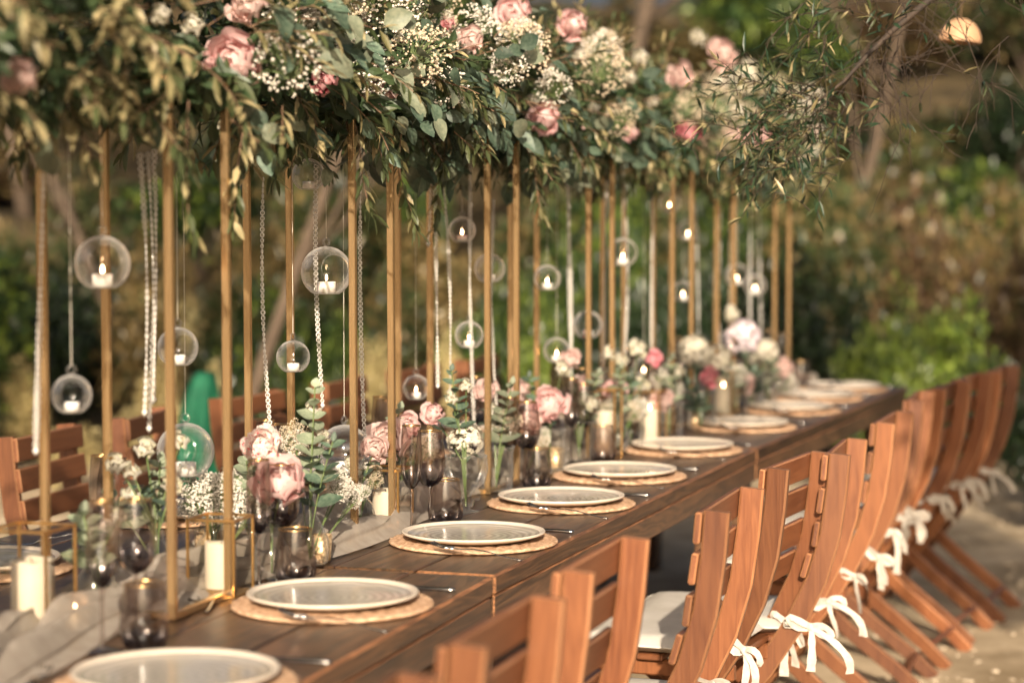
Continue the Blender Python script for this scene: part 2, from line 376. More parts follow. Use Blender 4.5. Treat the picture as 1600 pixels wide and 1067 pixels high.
PT = dict(pink=petalmat('pink_petal', (.66,.32,.32), (.80,.60,.57)), blush=petalmat('blush_petal', (.66,.42,.38), (.74,.58,.53)),
          deep=petalmat('deep_pink_petal', (.60,.14,.20), (.76,.38,.41)), red=petalmat('crimson_petal', (.30,.012,.03), (.74,.42,.42)),
          white=petalmat('ivory_petal', (.52,.49,.32), (.70,.66,.57)), streak=petalmat('red_streaked_petal', (.78,.62,.55), (.84,.76,.70), (.62,.05,.06)))

# ------------------------------------------------------------------ ground and slope
def hill(x, y):
    y0 = 15.5 + 1.2*sin(x*.33+1) + .05*x
    t = max(0, y-y0)
    cap = 9.0 - 1.0*math.exp(-((x-1.9-.02*(y-25))/2.6)**2)
    h = cap*(1-math.exp(-t*.36/cap)) if t > 0 else 0
    n = mnoise.noise(Vector((x*.35, y*.35, 0)))*.35*min(1, t*.3) + mnoise.noise(Vector((x*1.3, y*1.3, 3)))*.10*min(1, t*.5)
    return h + n + .012*mnoise.noise(Vector((x*2.1, y*2.1, 9)))
def make_ground():
    xs = np.concatenate([np.linspace(-70,-12,20), np.linspace(-11,11,90), np.linspace(12,70,20)])
    ys = np.concatenate([np.linspace(-40,1,14), np.linspace(2,34,130), np.linspace(36,130,20)])
    mb = MB(); nx = len(xs)
    for y in ys:
        for x in xs: mb.v.append(Vector((x, y, hill(x, y))))
    for j in range(len(ys)-1):
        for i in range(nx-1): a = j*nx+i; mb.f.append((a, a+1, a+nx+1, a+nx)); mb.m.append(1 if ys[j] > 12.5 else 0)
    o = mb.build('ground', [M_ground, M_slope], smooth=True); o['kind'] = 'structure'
make_ground()
def make_pebbles():
    mb = MB(); r = random.Random(3)
    for i in range(2600):
        y = r.uniform(4.5, 12); x = .36*y-.75 + r.uniform(-.6, 3.0)*(.5+r.random())
        s = r.uniform(.004, .013)*(1.8 if r.random() < .04 else 1)
        c = Vector((x, y, s*.25)); k = Vector((r.uniform(.8,1.5), r.uniform(.8,1.5), r.uniform(.5,.9)))
        mb.add([c+Vector((v[0]*k.x, v[1]*k.y, v[2]*k.z))*s for v in ICO_V], ICO_F)
    tag(mb.build('gravel', M_stone), 'small pale pebbles scattered over the earth beside the chairs', 'gravel', kind='stuff')
make_pebbles()

# ------------------------------------------------------------------ tables
TABLE_H, TABLE_W = .76, 1.12
def dirv(a): return Vector((sin(a), cos(a), 0))
def left(a): return Vector((-cos(a), sin(a), 0))
J1 = P(773, 898.5, TABLE_H)
TA = [radians(15.7), radians(18.0), radians(20.0)]
TL = [2.40, 2.36, 2.50]
gap = .012
T0 = [J1 - dirv(TA[0])*(TL[0]+gap*.5), J1 + dirv(TA[1])*gap*.5]
T0.append(T0[1] + dirv(TA[1])*(TL[1]+gap))
def make_table(i, label):
    L = TL[i]; a = TA[i]
    t = thing('banquet_table', label, 'table', (T0[i].x, T0[i].y, 0), pi/2 - a, 'dark wooden tables set end to end')
    n = 7; w = TABLE_W/n
    for k in range(n):                                    # local x along the table, y to its left
        mb = MB(); mb.box((L/2, w*(k+.5), TABLE_H-.019-rnd.uniform(0,.0012)), (L-.002, w-.0025, .038), None, .0050 if k in (0, n-1) else .002, 0, 1 if k in (0, n-1) else 0)
        mb.build('plank', [M_table, M_tworn], t)
    for y in (.016, TABLE_W-.016):
        mb = MB(); mb.box((L/2, y, TABLE_H-.038-.0285), (L-.008, .024, .055), None, .003, 0, 1); mb.build('apron_board', [M_table, M_tworn], t)
    for x in (.018, L-.018):
        mb = MB(); mb.box((x, TABLE_W/2, TABLE_H-.038-.0285), (.024, TABLE_W-.062, .055), None, .003, 0, 1); mb.build('apron_board', [M_table, M_tworn], t)
    for x in (.12, L-.12):
        for y in (.10, TABLE_W-.10):
            mb = MB(); mb.box((x, y, (TABLE_H-.042)/2), (.085,.085,TABLE_H-.042), None, .005, 0, 1); mb.build('leg', [M_table, M_tworn], t)
    return t
make_table(0, 'dark stained plank table nearest the camera, under the first two plates')
make_table(1, 'dark stained plank table in the middle of the row')
make_table(2, 'dark stained plank table at the far end of the row')
def edge_x(y):
    for i in (0,1,2):
        if i == 2 or y < T0[i+1].y: return T0[i].x + (y-T0[i].y)*tan(TA[i])
def ang_at(y):
    return TA[0] if y < T0[1].y else (TA[1] if y < T0[2].y else TA[2])

# ------------------------------------------------------------------ gold stands
STAND_H, SW = .88, .24
FR = [Vector((-.5425,3.48)), Vector((-.31,4.31)), Vector((-.0527,5.12)), Vector((.217,5.94)), Vector((.502,6.72)), Vector((.70,7.36)), Vector((.985,8.10))]
FA = [radians(k) for k in (15.7,16.5,17.8,18.5,19.5,20,20)]
FR.insert(0, FR[0]-Vector((.232,.83))); FA.insert(0, radians(15.7))
CEN = [Vector((f.x, f.y, 0)) + left(a)*SW/2 + dirv(a)*SW/2 for f, a in zip(FR, FA)]
sord = ['partly seen', 'first', 'second', 'third', 'fourth', 'fifth', 'sixth', 'seventh']
def make_stand():
    t = thing('gold_stand', '', 'flower stand', group='gold metal stands along the table')
    b = .014; h = SW/2
    for sx in (-1,1):
        for sy in (-1,1):
            mb = MB(); mb.box((sx*(h-b/2), sy*(h-b/2), STAND_H/2), (b,b,STAND_H), None, .0016); mb.build('post', M_gold, t)
    for z, nm in ((b/2, 'base_bar'), (STAND_H-b/2, 'top_bar')):
        for sg in (-1,1):
            mb = MB(); mb.box((0, sg*(h-b/2), z), (SW-2*b-.001, b-.001, b-.001), None, .0015); mb.build(nm, M_gold, t)
            mb = MB(); mb.box((sg*(h-b/2), 0, z), (b-.001, SW-2*b-.001, b-.001), None, .0015); mb.build(nm, M_gold, t)
    return t
stand0 = make_stand(); KIDS[stand0.name] = list(stand0.children)
for i, (c, a) in enumerate(zip(CEN, FA)):
    s = stand0 if i == 0 else copy_tree(stand0)
    s.location = (c.x, c.y, TABLE_H); s.rotation_euler = (rnd.uniform(-.004,.004),rnd.uniform(-.004,.004),-a+rnd.uniform(-.02,.02))
    s['label'] = ('tall gold square-tube stand just beyond the left edge, nearest the camera' if i == 0 else
                  'tall gold square-tube stand, %s of the row counted from the camera' % sord[i])
AX = [CEN[0]-(CEN[1]-CEN[0])] + CEN + [CEN[-1] + dirv(FA[-1])*.8]
def axis_px(px, h=1.6):                                    # point of the row's centre line seen at picture column px
    q = [proj((p.x,p.y,h))[0] for p in AX]
    for i in range(len(q)-1):
        if px <= q[i+1] or i == len(q)-2:
            lo, hi = 0.0 if i else -.5, 1.0 if i < len(q)-2 else 1.5
            for _ in range(40):
                m = (lo+hi)/2; p = AX[i].lerp(AX[i+1], m)
                if proj((p.x,p.y,h))[0] < px: lo = m
                else: hi = m
            return AX[i].lerp(AX[i+1], (lo+hi)/2)

# ------------------------------------------------------------------ flowers
def petal_mesh(name, mat, cup, ruffle, seed, wide=1.0, n=5):
    r = random.Random(seed); mb = MB(); vs = []; m = 7
    for j in range(n+1):
        t = j/n; w = wide*(.16+.42*t**.75)
        for i in range(m):
            q = -1 + 2*i/(m-1)
            x = q*w*(1-.10*t*abs(q))
            y = cup*(-.34*sin(pi*t*.85) + .22*t*t) - .75*cup*x*x + .05 + ruffle*t*t*(.55*sin(q*6+seed)+.5*r.uniform(-1,1))*.5
            z = t*(1-.34*t*q*q) + ruffle*t*t*(.35*sin(q*9+seed*2)+.3*r.uniform(-1,1))
            vs.append((x, -y if False else y, z))
    fs = [(j*m+i, j*m+i+1, (j+1)*m+i+1, (j+1)*m+i) for j in range(n) for i in range(m-1)]
    mb.add([Vector(v) for v in vs], fs); return mb.mesh(name, [mat], True)
PETALS = {k: [petal_mesh('petal', m, c, .13, 11+q, w) for q, (c, w) in enumerate(((1.0,.95),(.85,1.05),(1.15,.9)))] for k, m in PT.items()}
CORES = {}
def core_mesh(kind):
    if kind not in CORES:
        mb = MB(); r = random.Random(5)
        for k in range(16):
            a = k*2.4; th = .15+.9*k/16
            d = Vector((sin(th)*cos(a), sin(th)*sin(a), cos(th))); x = d.cross(Vector((0,0,1))).normalized(); up = x.cross(d)
            p = d*.18
            q = [p-x*.16, p+x*.16, p+x*.2+d*.30+up*.05, p+d*.36+up*r.uniform(-.05,.12), p-x*.2+d*.30+up*.05]
            mb.add([v+Vector((0,0,.25)) for v in q], [(0,1,2,3,4)])
        mb.lathe([(.001,.0),(.22,.05),(.32,.22),(.28,.42),(.12,.55),(.001,.58)], 8)
        CORES[kind] = mb.mesh('flower_heart', [PT[kind]], True)
    return CORES[kind]
def bloom(name, parent, c, R, axis, kind, n=24, closed=0.0, seed=0, label=None, M0=None):
    """a flower head: heart mesh with each petal as a child of its own"""
    r = random.Random(seed*31+int(R*1e4)); ax = Vector(axis).normalized()
    Q = ax.to_track_quat('Z','Y').to_matrix().to_4x4()
    B = Matrix.Translation(Vector(c)-ax*R*.45) @ Q
    h = put(name, core_mesh(kind), parent, M=B @ Matrix.Diagonal((R,R,R,1)))
    if label: h['label'] = label
    for i in range(n):
        f = i/max(1, n-1); phi = i*2.39996 + r.uniform(-.3,.3)
        tilt = radians((4 + (74-closed*58)*f**1.1) + r.uniform(-7,7))
        ln = (.88+.22*f)*r.uniform(.92,1.08)
        # the hollow side of a petal (local -y) faces the flower's axis
        M = Matrix.Rotation(phi,4,'Z') @ Matrix.Translation((0,.08+.16*f,.0)) @ Matrix.Rotation(-tilt,4,'X') @ Matrix.Rotation(r.uniform(-.2,.2),4,'Y') @ Matrix.Diagonal((ln*(.70+.35*f),-ln,ln,1))
        put('petal', PETALS[kind][r.randrange(3)], h, M=M)
    return h
def euc_leaf_mesh(seed, wide):
    r = random.Random(seed); mb = MB(); n = 6; vs = []
    for j in range(n+1):
        t = j/n; w = wide*.5*(sin(pi*t**.8))**.75 if 0 < j < n else .012
        zz = -.16*t*t + .02*sin(t*5+seed)
        for s in (-1,-.5,0,.5,1): vs.append(Vector((s*w, t, zz + abs(s)*w*.25 + r.uniform(-.006,.006))))
    mb.add(vs, [(j*5+i, j*5+i+1, (j+1)*5+i+1, (j+1)*5+i) for j in range(n) for i in range(4)])
    return mb
EUC = [euc_leaf_mesh(k, w).mesh('leaf', [L_euc], True) for k, w in enumerate((.62,.72,.52,.46))]
EUCM = [euc_leaf_mesh(30+k, w).mesh('leaf', [L_eucm], True) for k, w in enumerate((.72,.66,.8))]
EUCP = [euc_leaf_mesh(9+k, w).mesh('leaf', [L_eucp], True) for k, w in enumerate((.85,.78,.95))]
def leaf_part(parent, p, d, nrm, L, pool, r):
    d = Vector(d).normalized(); x = d.cross(Vector(nrm))
    if x.length < 1e-4: x = d.orthogonal()
    x.normalize(); z = x.cross(d)
    M = Matrix.Translation(p) @ Matrix((x,d,z)).transposed().to_4x4() @ Matrix.Diagonal((L,L,L,1))
    return put('leaf', r.choice(pool), parent, M=M)
def breath_mesh(seed, R, n, m, rb=.0030):
    r = random.Random(seed); mb = MB()
    for i in range(n):
        d = Vector((r.gauss(0,1), r.gauss(0,1), r.gauss(.4,1))).normalized(); p = d*R*(.55+.5*r.random()**.6)
        p += Vector((mnoise.noise(p*30), mnoise.noise(p*30+Vector((7,0,0))), mnoise.noise(p*30+Vector((0,9,0)))))*R*.25
        mb.ball(p, rb*r.uniform(.6,1.35), 0)
        if i % 4 == 0: mb.tube([d*R*.1-Vector((0,0,R*.5)), p*.6, p], .0005, 3, 1, False)
    return mb.mesh('florets', [m, L_stem])
BB = [breath_mesh(k, .052, 300, M_bb if k % 2 else M_bbc, .0024) for k in range(4)]
BBS = [breath_mesh(20+k, .045, 260, M_bb, .0026) for k in range(2)]

# ------------------------------------------------------------------ garland over the stands
GRAV = -.03
def olive_spray(mb, p, d, L, r, pal=.3, lw=(.032,.05), rings=None, wide=.2):
    p = Vector(p); d = Vector(d).normalized(); n = max(5, int(L/.0145)); pts = [p.copy()]
    side = d.orthogonal().normalized()
    for k in range(n):
        d = (d + Vector((r.uniform(-.1,.1), r.uniform(-.1,.1), GRAV))).normalized(); p = p + d*L/n; pts.append(p.copy())
        sd = d.cross(Vector((r.uniform(-1,1), r.uniform(-1,1), r.uniform(.2,1)))).normalized()
        for sg in (-1,1):
            if r.random() < .12: continue
            ld = (d*.75 + sd*sg*.7 + Vector((0,0,-.15))).normalized()
            mb.leaf(p, ld, Vector((r.uniform(-.5,.5), r.uniform(-.5,.5), 1)), r.uniform(*lw), r.uniform(.009,.013)*wide/.2, 1 if r.random() < pal else 0)
    mb.leaf(p, d, (0,0,1), r.uniform(*lw), .01, 0)
    mb.tube(pts[::2] if len(pts) > 8 else pts, .0011, 3, 3, False)
PEON = [(px,py,sz,kd,n,cl,'peony') for (px,py,sz,kd,n,cl) in ((360,96,92,'pink',26,.15),(505,128,48,'red',16,.5),(592,152,62,'blush',18,.3),(850,185,54,'pink',22,.2),(1076,216,56,'deep',24,.35),
        (986,208,32,'pink',12,.5),(895,38,50,'pink',18,.4),(801,20,56,'pink',20,.35),(1062,116,46,'blush',16,.3),(1142,212,48,'pink',16,.2),(1128,84,52,'blush',18,.2),
        (700,36,26,'red',12,.6),(384,8,62,'blush',20,.4),(1190,212,40,'pink',12,.4),(1272,202,26,'pink',10,.4),(918,205,30,'blush',10,.6),(735,62,46,'blush',14,.3),(1165,120,50,'white',14,.3),(30,120,60,'blush',16,.4))]
PEON += [(px,py,sz,'white',9,.75,'white_rose') for (px,py,sz) in ((556,12,40),(576,18,34),(628,56,34),(833,158,24),(928,170,24),(905,85,30),(1000,90,36),(1120,128,40),(985,120,30),(1090,60,34),(950,190,18),(480,30,34),(250,25,44),(700,25,24),(300,40,46),(860,110,24),(1020,160,28))]
FACES = []                                                 # where each flower looks out of the foliage
for q_ in PEON:
    y_ = axis_px(q_[0], 1.72).y - .265; p_ = D(q_[0], q_[1], y_); FACES.append((p_, q_[2]/2*p_.y/FPX))
GAR_Z = TABLE_H+STAND_H
garl = []
def make_garland(i):
    r = random.Random(100+i); c = CEN[i]; a = FA[i]
    nxt = (CEN[i+1]-c).length if i < len(CEN)-1 else .80
    prv = (c-CEN[i-1]).length if i else .83
    y0, y1 = -prv/2-.03, nxt/2+.03
    if i == len(CEN)-1: y1 = .38
    if i == 0: y0 -= 1.1
    lab = 'flower and foliage garland section over the %s' % ('stand just beyond the left edge' if i == 0 else sord[i] + ' gold stand from the camera')
    t = thing('flower_garland', lab, 'garland', (c.x, c.y, GAR_Z), -a, 'garland of flowers on the gold stands')
    near = i <= 1; far = i >= 4
    Rm = Matrix.Rotation(-a,3,'Z'); base = Vector((c.x,c.y,GAR_Z)); mine = [(p,q) for p,q in FACES if abs(p.y-c.y) < .75]
    eye = Vector((0,0,CAM_H))
    def blk(p, k=.98):
        w_ = Rm @ p + base
        for f, q in mine:
            e = f-eye; s_ = (w_-eye).dot(e)/e.length_squared
            if .8 < s_ < 1.04 and (w_-eye-e*s_).length < q*k: return True
            v_ = w_-f; s_ = v_.dot(to_sun)
            if 0 < s_ < .62 and (v_-to_sun*s_).length < q*k*.95: return True
        return False
    mb = MB(blk)
    def body(rad=1.0):                                     # a point of the body: local x across, y along, z up from stand top
        y = r.uniform(y0, y1); th = r.uniform(0, 2*pi)
        env = .85+.3*mnoise.noise(Vector((y*3+i*5, th, .3)))
        q = rad*env
        return Vector((cos(th)*.22*q, y, .085+sin(th)*.185*q)), Vector((cos(th), r.uniform(-.4,.4), sin(th)))
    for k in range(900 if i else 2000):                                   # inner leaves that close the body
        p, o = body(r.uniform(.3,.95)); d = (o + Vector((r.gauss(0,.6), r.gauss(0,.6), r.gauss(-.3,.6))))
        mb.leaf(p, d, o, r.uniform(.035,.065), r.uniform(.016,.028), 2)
    for k in range(420):                                   # leaves round the stand's top frame
        q = r.uniform(-1,1)*SW*.55; e = r.choice((-1,1))*SW*.5
        p = Vector((q,e,r.uniform(-.03,.05))) if r.random() < .5 else Vector((e,q,r.uniform(-.03,.05)))
        sv = mb.blk; mb.blk = None if p.z < .02 else sv
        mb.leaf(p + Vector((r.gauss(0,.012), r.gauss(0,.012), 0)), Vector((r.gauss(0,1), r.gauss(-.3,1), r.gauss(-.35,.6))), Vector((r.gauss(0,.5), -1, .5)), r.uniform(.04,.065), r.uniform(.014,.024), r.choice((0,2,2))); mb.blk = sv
    pal = .8 if near else (.22 if i < 4 else .4)
    for k in range(105 if near else 80):
        p, o = body(r.uniform(.4,.9)); d = o + Vector((r.uniform(-.4,.4), r.uniform(-.7,.7), r.uniform(-.5,.5)))
        if near and (i == 0 or p.y < .0) and r.random() < .42: olive_spray(mb, p, d + Vector((0,-.5,.25 if p.z < .04 else 0)), r.uniform(.14,.24)*(.7 if p.z < .04 else 1), r, .9, (.034,.054), wide=.25)
        else: olive_spray(mb, p, d, r.uniform(.10,.20)*(.62 if p.z < .03 else 1), r, pal)
    for k in range(12):
        y = r.uniform(y0,y1); x = r.uniform(-.2,.2)
        olive_spray(mb, (x, y, r.uniform(-.08,.02)), (r.uniform(-.9,.9), r.uniform(-.9,.9), -.5), r.uniform(.06,.12), r, pal*.8)
    for y in ([-.20,.14] if 1 <= i <= 3 else []):  # a few long hanging wisps
        olive_spray(mb, (r.uniform(.02,.2), y, -.05), (r.uniform(-.3,.3), r.uniform(-.3,.3), -1), r.uniform(.15,.22), r, .3)
    stuff(mb.build('foliage', [L_olive, L_olive2, L_fill, L_twig], t))
    nleaf = (50, 150, 240, 190, 100, 70, 60, 60)[i]; k = tries = 0
    while k < nleaf and tries < 900:
        tries += 1; p, o = body(r.uniform(.88,1.1))
        if p.x < -.05 and p.y > y0+.15 and r.random() < .7: continue
        if (near or i == 2) and p.z < .02 and r.random() < .8: continue
        d = (o*.5 + Vector((r.uniform(-.4,.4), r.uniform(-.7,.7), r.uniform(-1.1,.2)))).normalized()
        for q in range(r.randint(2,4)):
            L = r.uniform(.038,.064); dd = (d + Vector((r.uniform(-.5,.5), r.uniform(-.5,.5), r.uniform(-.4,.3)))).normalized(); pp = p + d*.03*q
            if blk(pp+dd*L*.5, 1.25) or blk(pp+dd*L, 1.25): continue
            leaf_part(t, pp, dd, o + Vector((0,-.5,0)), L, EUC if r.random() < (.55 if i < 3 else .8) else EUCM, r); k += 1
    for k in range((5,9,12,14,14,14,13,11)[i]):
        y = r.uniform(y0+.03, y1-.03); th = r.choice((r.uniform(-.5,.9), r.uniform(.4,1.9)))
        p = Vector((cos(th)*.215, y, .09+sin(th)*.175))
        if blk(p, 1.3): continue
        o = put('babys_breath', r.choice(BB), t, M=Matrix.Translation(p) @ Euler((r.uniform(-.6,.6), r.uniform(-.6,.6), r.uniform(0,6))).to_matrix().to_4x4() @ Matrix.Scale(r.uniform(.85,1.45),4)); stuff(o)
    for (bx,by,bw) in [(560,118,.07),(590,105,.06),(545,95,.06),(600,150,.055),(575,180,.05),(450,30,.07),(480,55,.06),(760,80,.07),(745,50,.06),(640,20,.07),(700,60,.03)]:
        q0 = axis_px(bx, 1.72); q0 = D(bx, by, q0.y-.235)
        if min(range(len(CEN)), key=lambda k_: (CEN[k_]-Vector((q0.x,q0.y,0))).length) == i:
            p = Rm.inverted() @ (q0-base); o = put('babys_breath', r.choice(BB[1::2]), t, M=Matrix.Translation(p) @ Euler((r.uniform(-.6,.6), r.uniform(-.6,.6), r.uniform(0,6))).to_matrix().to_4x4() @ Matrix.Scale(bw/.052,4)); stuff(o)
    garl.append((t, c, a))
    return t
for i in range(len(CEN)): make_garland(i)
def garland_bloom(px, py, size, kind, n=22, closed=0.0, front=.265, name='peony', label=None, seed=0, tilt=(-.25,-.9,.15)):
    p0 = axis_px(px, 1.72); a0 = min(range(len(CEN)), key=lambda k: (CEN[k]-p0).length)
    t, c, a = garl[a0]
    pos = D(px, py, p0.y-front); R = size/2*pos.y/FPX
    loc = Matrix.Rotation(a,4,'Z') @ (pos-Vector((c.x,c.y,GAR_Z)))
    ax = Matrix.Rotation(a,4,'Z') @ Vector(tilt)
    return bloom(name, t, loc, R, ax, kind, n, closed, seed+int(px), label)
for (px,py,sz,kd,n,cl,nm) in PEON: garland_bloom(px,py,sz,kd,n,cl,name=nm)

# ------------------------------------------------------------------ hanging bead strands
def bead_strand(px0, py0, px1, py1, label, dz=0.0, rings=True, wob=.0):
    a = axis_px(px0, 1.5); y = a.y + dz; p0 = D(px0, py0, y); p1 = D(px1, py1, y)
    p0 = p0 + (p0-p1)*.06
    t = thing('bead_strand', label, 'bead strand', p0, 0, 'crystal bead strands hanging from the garland')
    v = p1-p0; L = v.length; r = random.Random(int(px0*7)); mb = MB(); n = int(L/.0106); th = []
    sway = r.uniform(-1,1)*.012+wob
    def at(s): return v*s + Vector((1,0,0))*sway*sin(pi*s)
    ang = r.uniform(0,6)
    for k in range(n):
        s = (k+.5)/n; p = at(s); ang += r.uniform(-.28,.28) + .05
        x = Vector((cos(ang), sin(ang), 0)); z = Vector((0,0,1)); R = .0043; N = 10; vs = []; fs = []; m_ = x.cross(z)
        for q in range(N):
            b = 2*pi*q/N; rd = x*cos(b)+z*sin(b)
            for e in range(4):
                c_ = 2*pi*e/4; vs.append(p + rd*(R+.0012*cos(c_)) + m_*.0013*sin(c_))
        for q in range(N):
            for e in range(4): fs.append((q*4+e, q*4+(e+1)%4, ((q+1)%N)*4+(e+1)%4, ((q+1)%N)*4+e))
        mb.add(vs, fs)
    end = at(1.0)
    mb.add([end+Vector(q)*.006*k_ for q, k_ in zip(((0,0,.5),(1,0,-.6),(0,1,-.6),(-1,0,-.6),(0,-1,-.6),(0,0,-2.4)), (1,)*6)], [(0,1,2),(0,2,3),(0,3,4),(0,4,1),(5,2,1),(5,3,2),(5,4,3),(5,1,4)])
    stuff(mb.build('beads', M_bead, t, True))
    tb = MB(); tb.tube([at(k/12) for k in range(13)], .0006, 3, 0, False); tb.build('thread', M_thread, t)
for args in (
    (68,282,56,700,'crystal bead strand between the left picture edge and the first candle globe'),
    (219,262,226,640,'leftmost strand of the bead cluster beside the first stand',-.02),
    (231,262,233,665,'middle strand of the bead cluster beside the first stand',0.0),
    (241,255,240,620,'rightmost strand of the bead cluster beside the first stand',.03),
    (412,300,424,690,'crystal bead strand hanging above the red-streaked peony',.05),
    (495,255,504,630,'crystal bead strand hanging behind the sharp open candle globe',.12),
    (566,222,571,715,'sharp crystal bead strand hanging just right of the second stand front post',-.10),
    (668,250,669,378,'short bead strand left of the strand pair behind the champagne flute',.10),
    (678,240,684,600,'left strand of the long bead pair above the eucalyptus spray',.12),
    (687,240,703,610,'right strand of the long bead pair above the eucalyptus spray',.14),
    (737,225,742,690,'long bead strand falling to the white hydrangea bowl',.05),
    (772,330,776,640,'bead strand just right of the third stand front post',.10),
    (884,275,889,690,'left strand of the thick bead bunch near the third stand',.0),
    (890,275,894,600,'right strand of the thick bead bunch near the third stand',.05),
    (948,300,942,600,'bead strand left of the bright globe past the fourth stand',.25),
    (976,300,976,560,'bead strand hanging behind the bright globe past the fourth stand',.20),
    (1020,300,1018,620,'pale bead strand before the fifth stand left posts',.0),
    (1086,330,1092,560,'bead strand right of the fifth stand',.1),
    (1127,340,1126,600,'bead strand beside the sixth stand',.1),
    (1172,330,1172,560,'left of the last two bead strands at the far end',.0),
    (1186,330,1190,590,'right of the last two bead strands at the far end',.1)):
    bead_strand(*args)

# ------------------------------------------------------------------ hanging glass globes, each with a tealight
def flame_part(parent, z, s=1.0, x=0, y=0):
    mb = MB(); mb.lathe([(.0004,0),(.0019*s,.002*s),(.0024*s,.0045*s),(.0015*s,.009*s),(.0003,.013*s)], 8); f = mb.build('flame', M_flame, parent, True, (x,y,z)); return f
def tealight(loc, R, h, label, lit=True, s=1.0, group='tealights in the hanging globes'):
    t = thing('tealight', label, 'candle', loc, 0, group)
    mb = MB(); mb.lathe([(.001,0),(R,0),(R,h),(R*.9,h),(R*.86,h*.86),(.001,h*.84)], 18); mb.build('wax', M_waxw, t, True)
    mb = MB(); mb.tube([(0,0,h*.8),(.0005,0,h+.006)], .0008, 4); mb.build('wick', M_wick, t)
    if lit: flame_part(t, h+.002, s)
    return t
def globe(px, py, d, label, dz=0.0, top=None, lit=True, yaw=0.0, cl=None):
    a = axis_px(px, 1.3); p = D(px, py, a.y+dz); R = d/2*p.y/FPX
    t = thing('glass_globe', label, 'candle globe', p, yaw, 'glass candle globes hanging from the garland')
    mb = MB(); n = 28; m = 18; hole = radians(34); zb = -.86       # opening on the local -y side, bottom flattened
    ax = Vector((0,-1,.15)).normalized(); Q = ax.to_track_quat('Z','Y').to_matrix(); rows = []
    for j in range(m+1):
        th = hole + (pi-hole)*j/m
        for k in range(n):
            ph = 2*pi*k/n; q = Q @ Vector((sin(th)*cos(ph), sin(th)*sin(ph), cos(th))); q.z = max(q.z, zb); mb.v.append(q*R)
    for j in range(m):
        for k in range(n):
            k2 = (k+1) % n; mb.f.append((j*n+k, j*n+k2, (j+1)*n+k2, (j+1)*n+k)); mb.m.append(0)
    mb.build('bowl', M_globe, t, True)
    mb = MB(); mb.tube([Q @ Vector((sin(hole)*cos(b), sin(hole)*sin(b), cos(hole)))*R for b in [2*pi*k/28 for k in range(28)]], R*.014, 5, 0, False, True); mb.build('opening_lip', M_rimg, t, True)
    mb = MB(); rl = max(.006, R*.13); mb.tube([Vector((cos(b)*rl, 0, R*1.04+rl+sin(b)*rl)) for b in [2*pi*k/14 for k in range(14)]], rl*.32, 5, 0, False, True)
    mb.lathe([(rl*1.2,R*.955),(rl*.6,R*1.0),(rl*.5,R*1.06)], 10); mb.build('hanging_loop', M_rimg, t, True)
    mb = MB(); zt = GAR_Z+.02-p.z if top is None else D(px, top, p.y).z-p.z
    mb.tube([(0,0,R*1.04+rl*2),(0,0,max(zt, R*1.3+.03))], .0006, 4, 0, False); mb.build('string', M_thread, t)
    tr = min(.020, R*.36)
    tealight((p.x, p.y, p.z+zb*R+.0015), tr, tr*1.25, cl or ('tealight inside the ' + label.replace('clear ','').replace('small ','').replace('glass ','')), lit, 1.0)
for k, (px, py, d, lab, dz, lit) in enumerate((
    (160,412,88,'clear globe hanging left of the first stand, high up',0.0,True),
    (510,425,80,'sharp open globe hanging inside the second stand',-.02,True),
    (112,617,64,'globe hanging low between the first stand left posts',-.02,False),
    (458,558,53,'small globe above the eucalyptus, near the second stand',.02,False),
    (278,543,64,'globe behind the first stand front right post',.10,False),
    (290,705,90,'large low globe behind the white roses',.20,False),
    (538,705,84,'low globe behind the second stand front post',.10,False),
    (722,360,42,'globe hanging high between second and third stand',.25,True),
    (765,420,48,'globe behind the third stand front post',.20,True),
    (733,524,45,'globe left of the third stand at mid height',.10,True),
    (650,606,42,'globe hanging above the champagne flute',.45,True),
    (855,435,42,'globe hanging alone right of the third stand',.10,True),
    (870,548,42,'low globe right of the third stand above a peony',.15,True),
    (918,508,46,'globe behind the fourth stand front post',.05,True),
    (973,395,46,'globe hanging high past the fourth stand',-.05,True),
    (1046,318,34,'globe tucked under the garland at the fifth stand',.0,True),
    (1075,362,34,'higher globe right of the fifth stand',.0,True),
    (1067,456,34,'lower globe right of the fifth stand',.1,True),
    (1151,430,36,'left globe of the last pair at the far end',.0,True),
    (1180,446,34,'right globe of the last pair at the far end',.0,True),
    (482,274,52,'globe half hidden in the garland over the second stand',.1,False),
    (1006,575,34,'low globe left of the fifth stand by the blossoms',.2,True),
    (1140,534,36,'low globe among the far blossoms',.1,True))):
    globe(px, py, d, lab, dz, None, lit, rnd.uniform(-.5,.9) if k != 1 else .5)

# ------------------------------------------------------------------ place settings
def lathe_me(name, prof, mat, n=40): mb = MB(); mb.lathe(prof, n); return mb.mesh(name, [mat], True)
def charger_mesh():
    mb = MB(); n = 96; R = .168
    rings = [(.001,.004),(.03,.0075),(.045,.005),(.06,.0075),(.075,.005),(.09,.0075),(.105,.005),(.12,.0075),(.132,.0052),(.142,.0085),(.152,.0055),(.160,.0075),(.166,.006),(.168,.003),(.164,.0),(.05,.0)]
    vs = []
    for j, (r_, z) in enumerate(rings):
        for k in range(n):
            a = 2*pi*k/n; w = abs(sin(18*a+j*.8)); rr = r_*(1+(.022*w if r_ > .14 else 0)); vs.append(Vector((rr*cos(a), rr*sin(a), z + .0022*sin(24*a+j*1.7)*(r_ > .02 and z > .003))))
    mb.add(vs, [(j*n+k, j*n+(k+1)%n, (j+1)*n+(k+1)%n, (j+1)*n+k) for j in range(len(rings)-1) for k in range(n)])
    return mb.mesh('charger_plate', [M_charger], True)
ME_charger = charger_mesh()
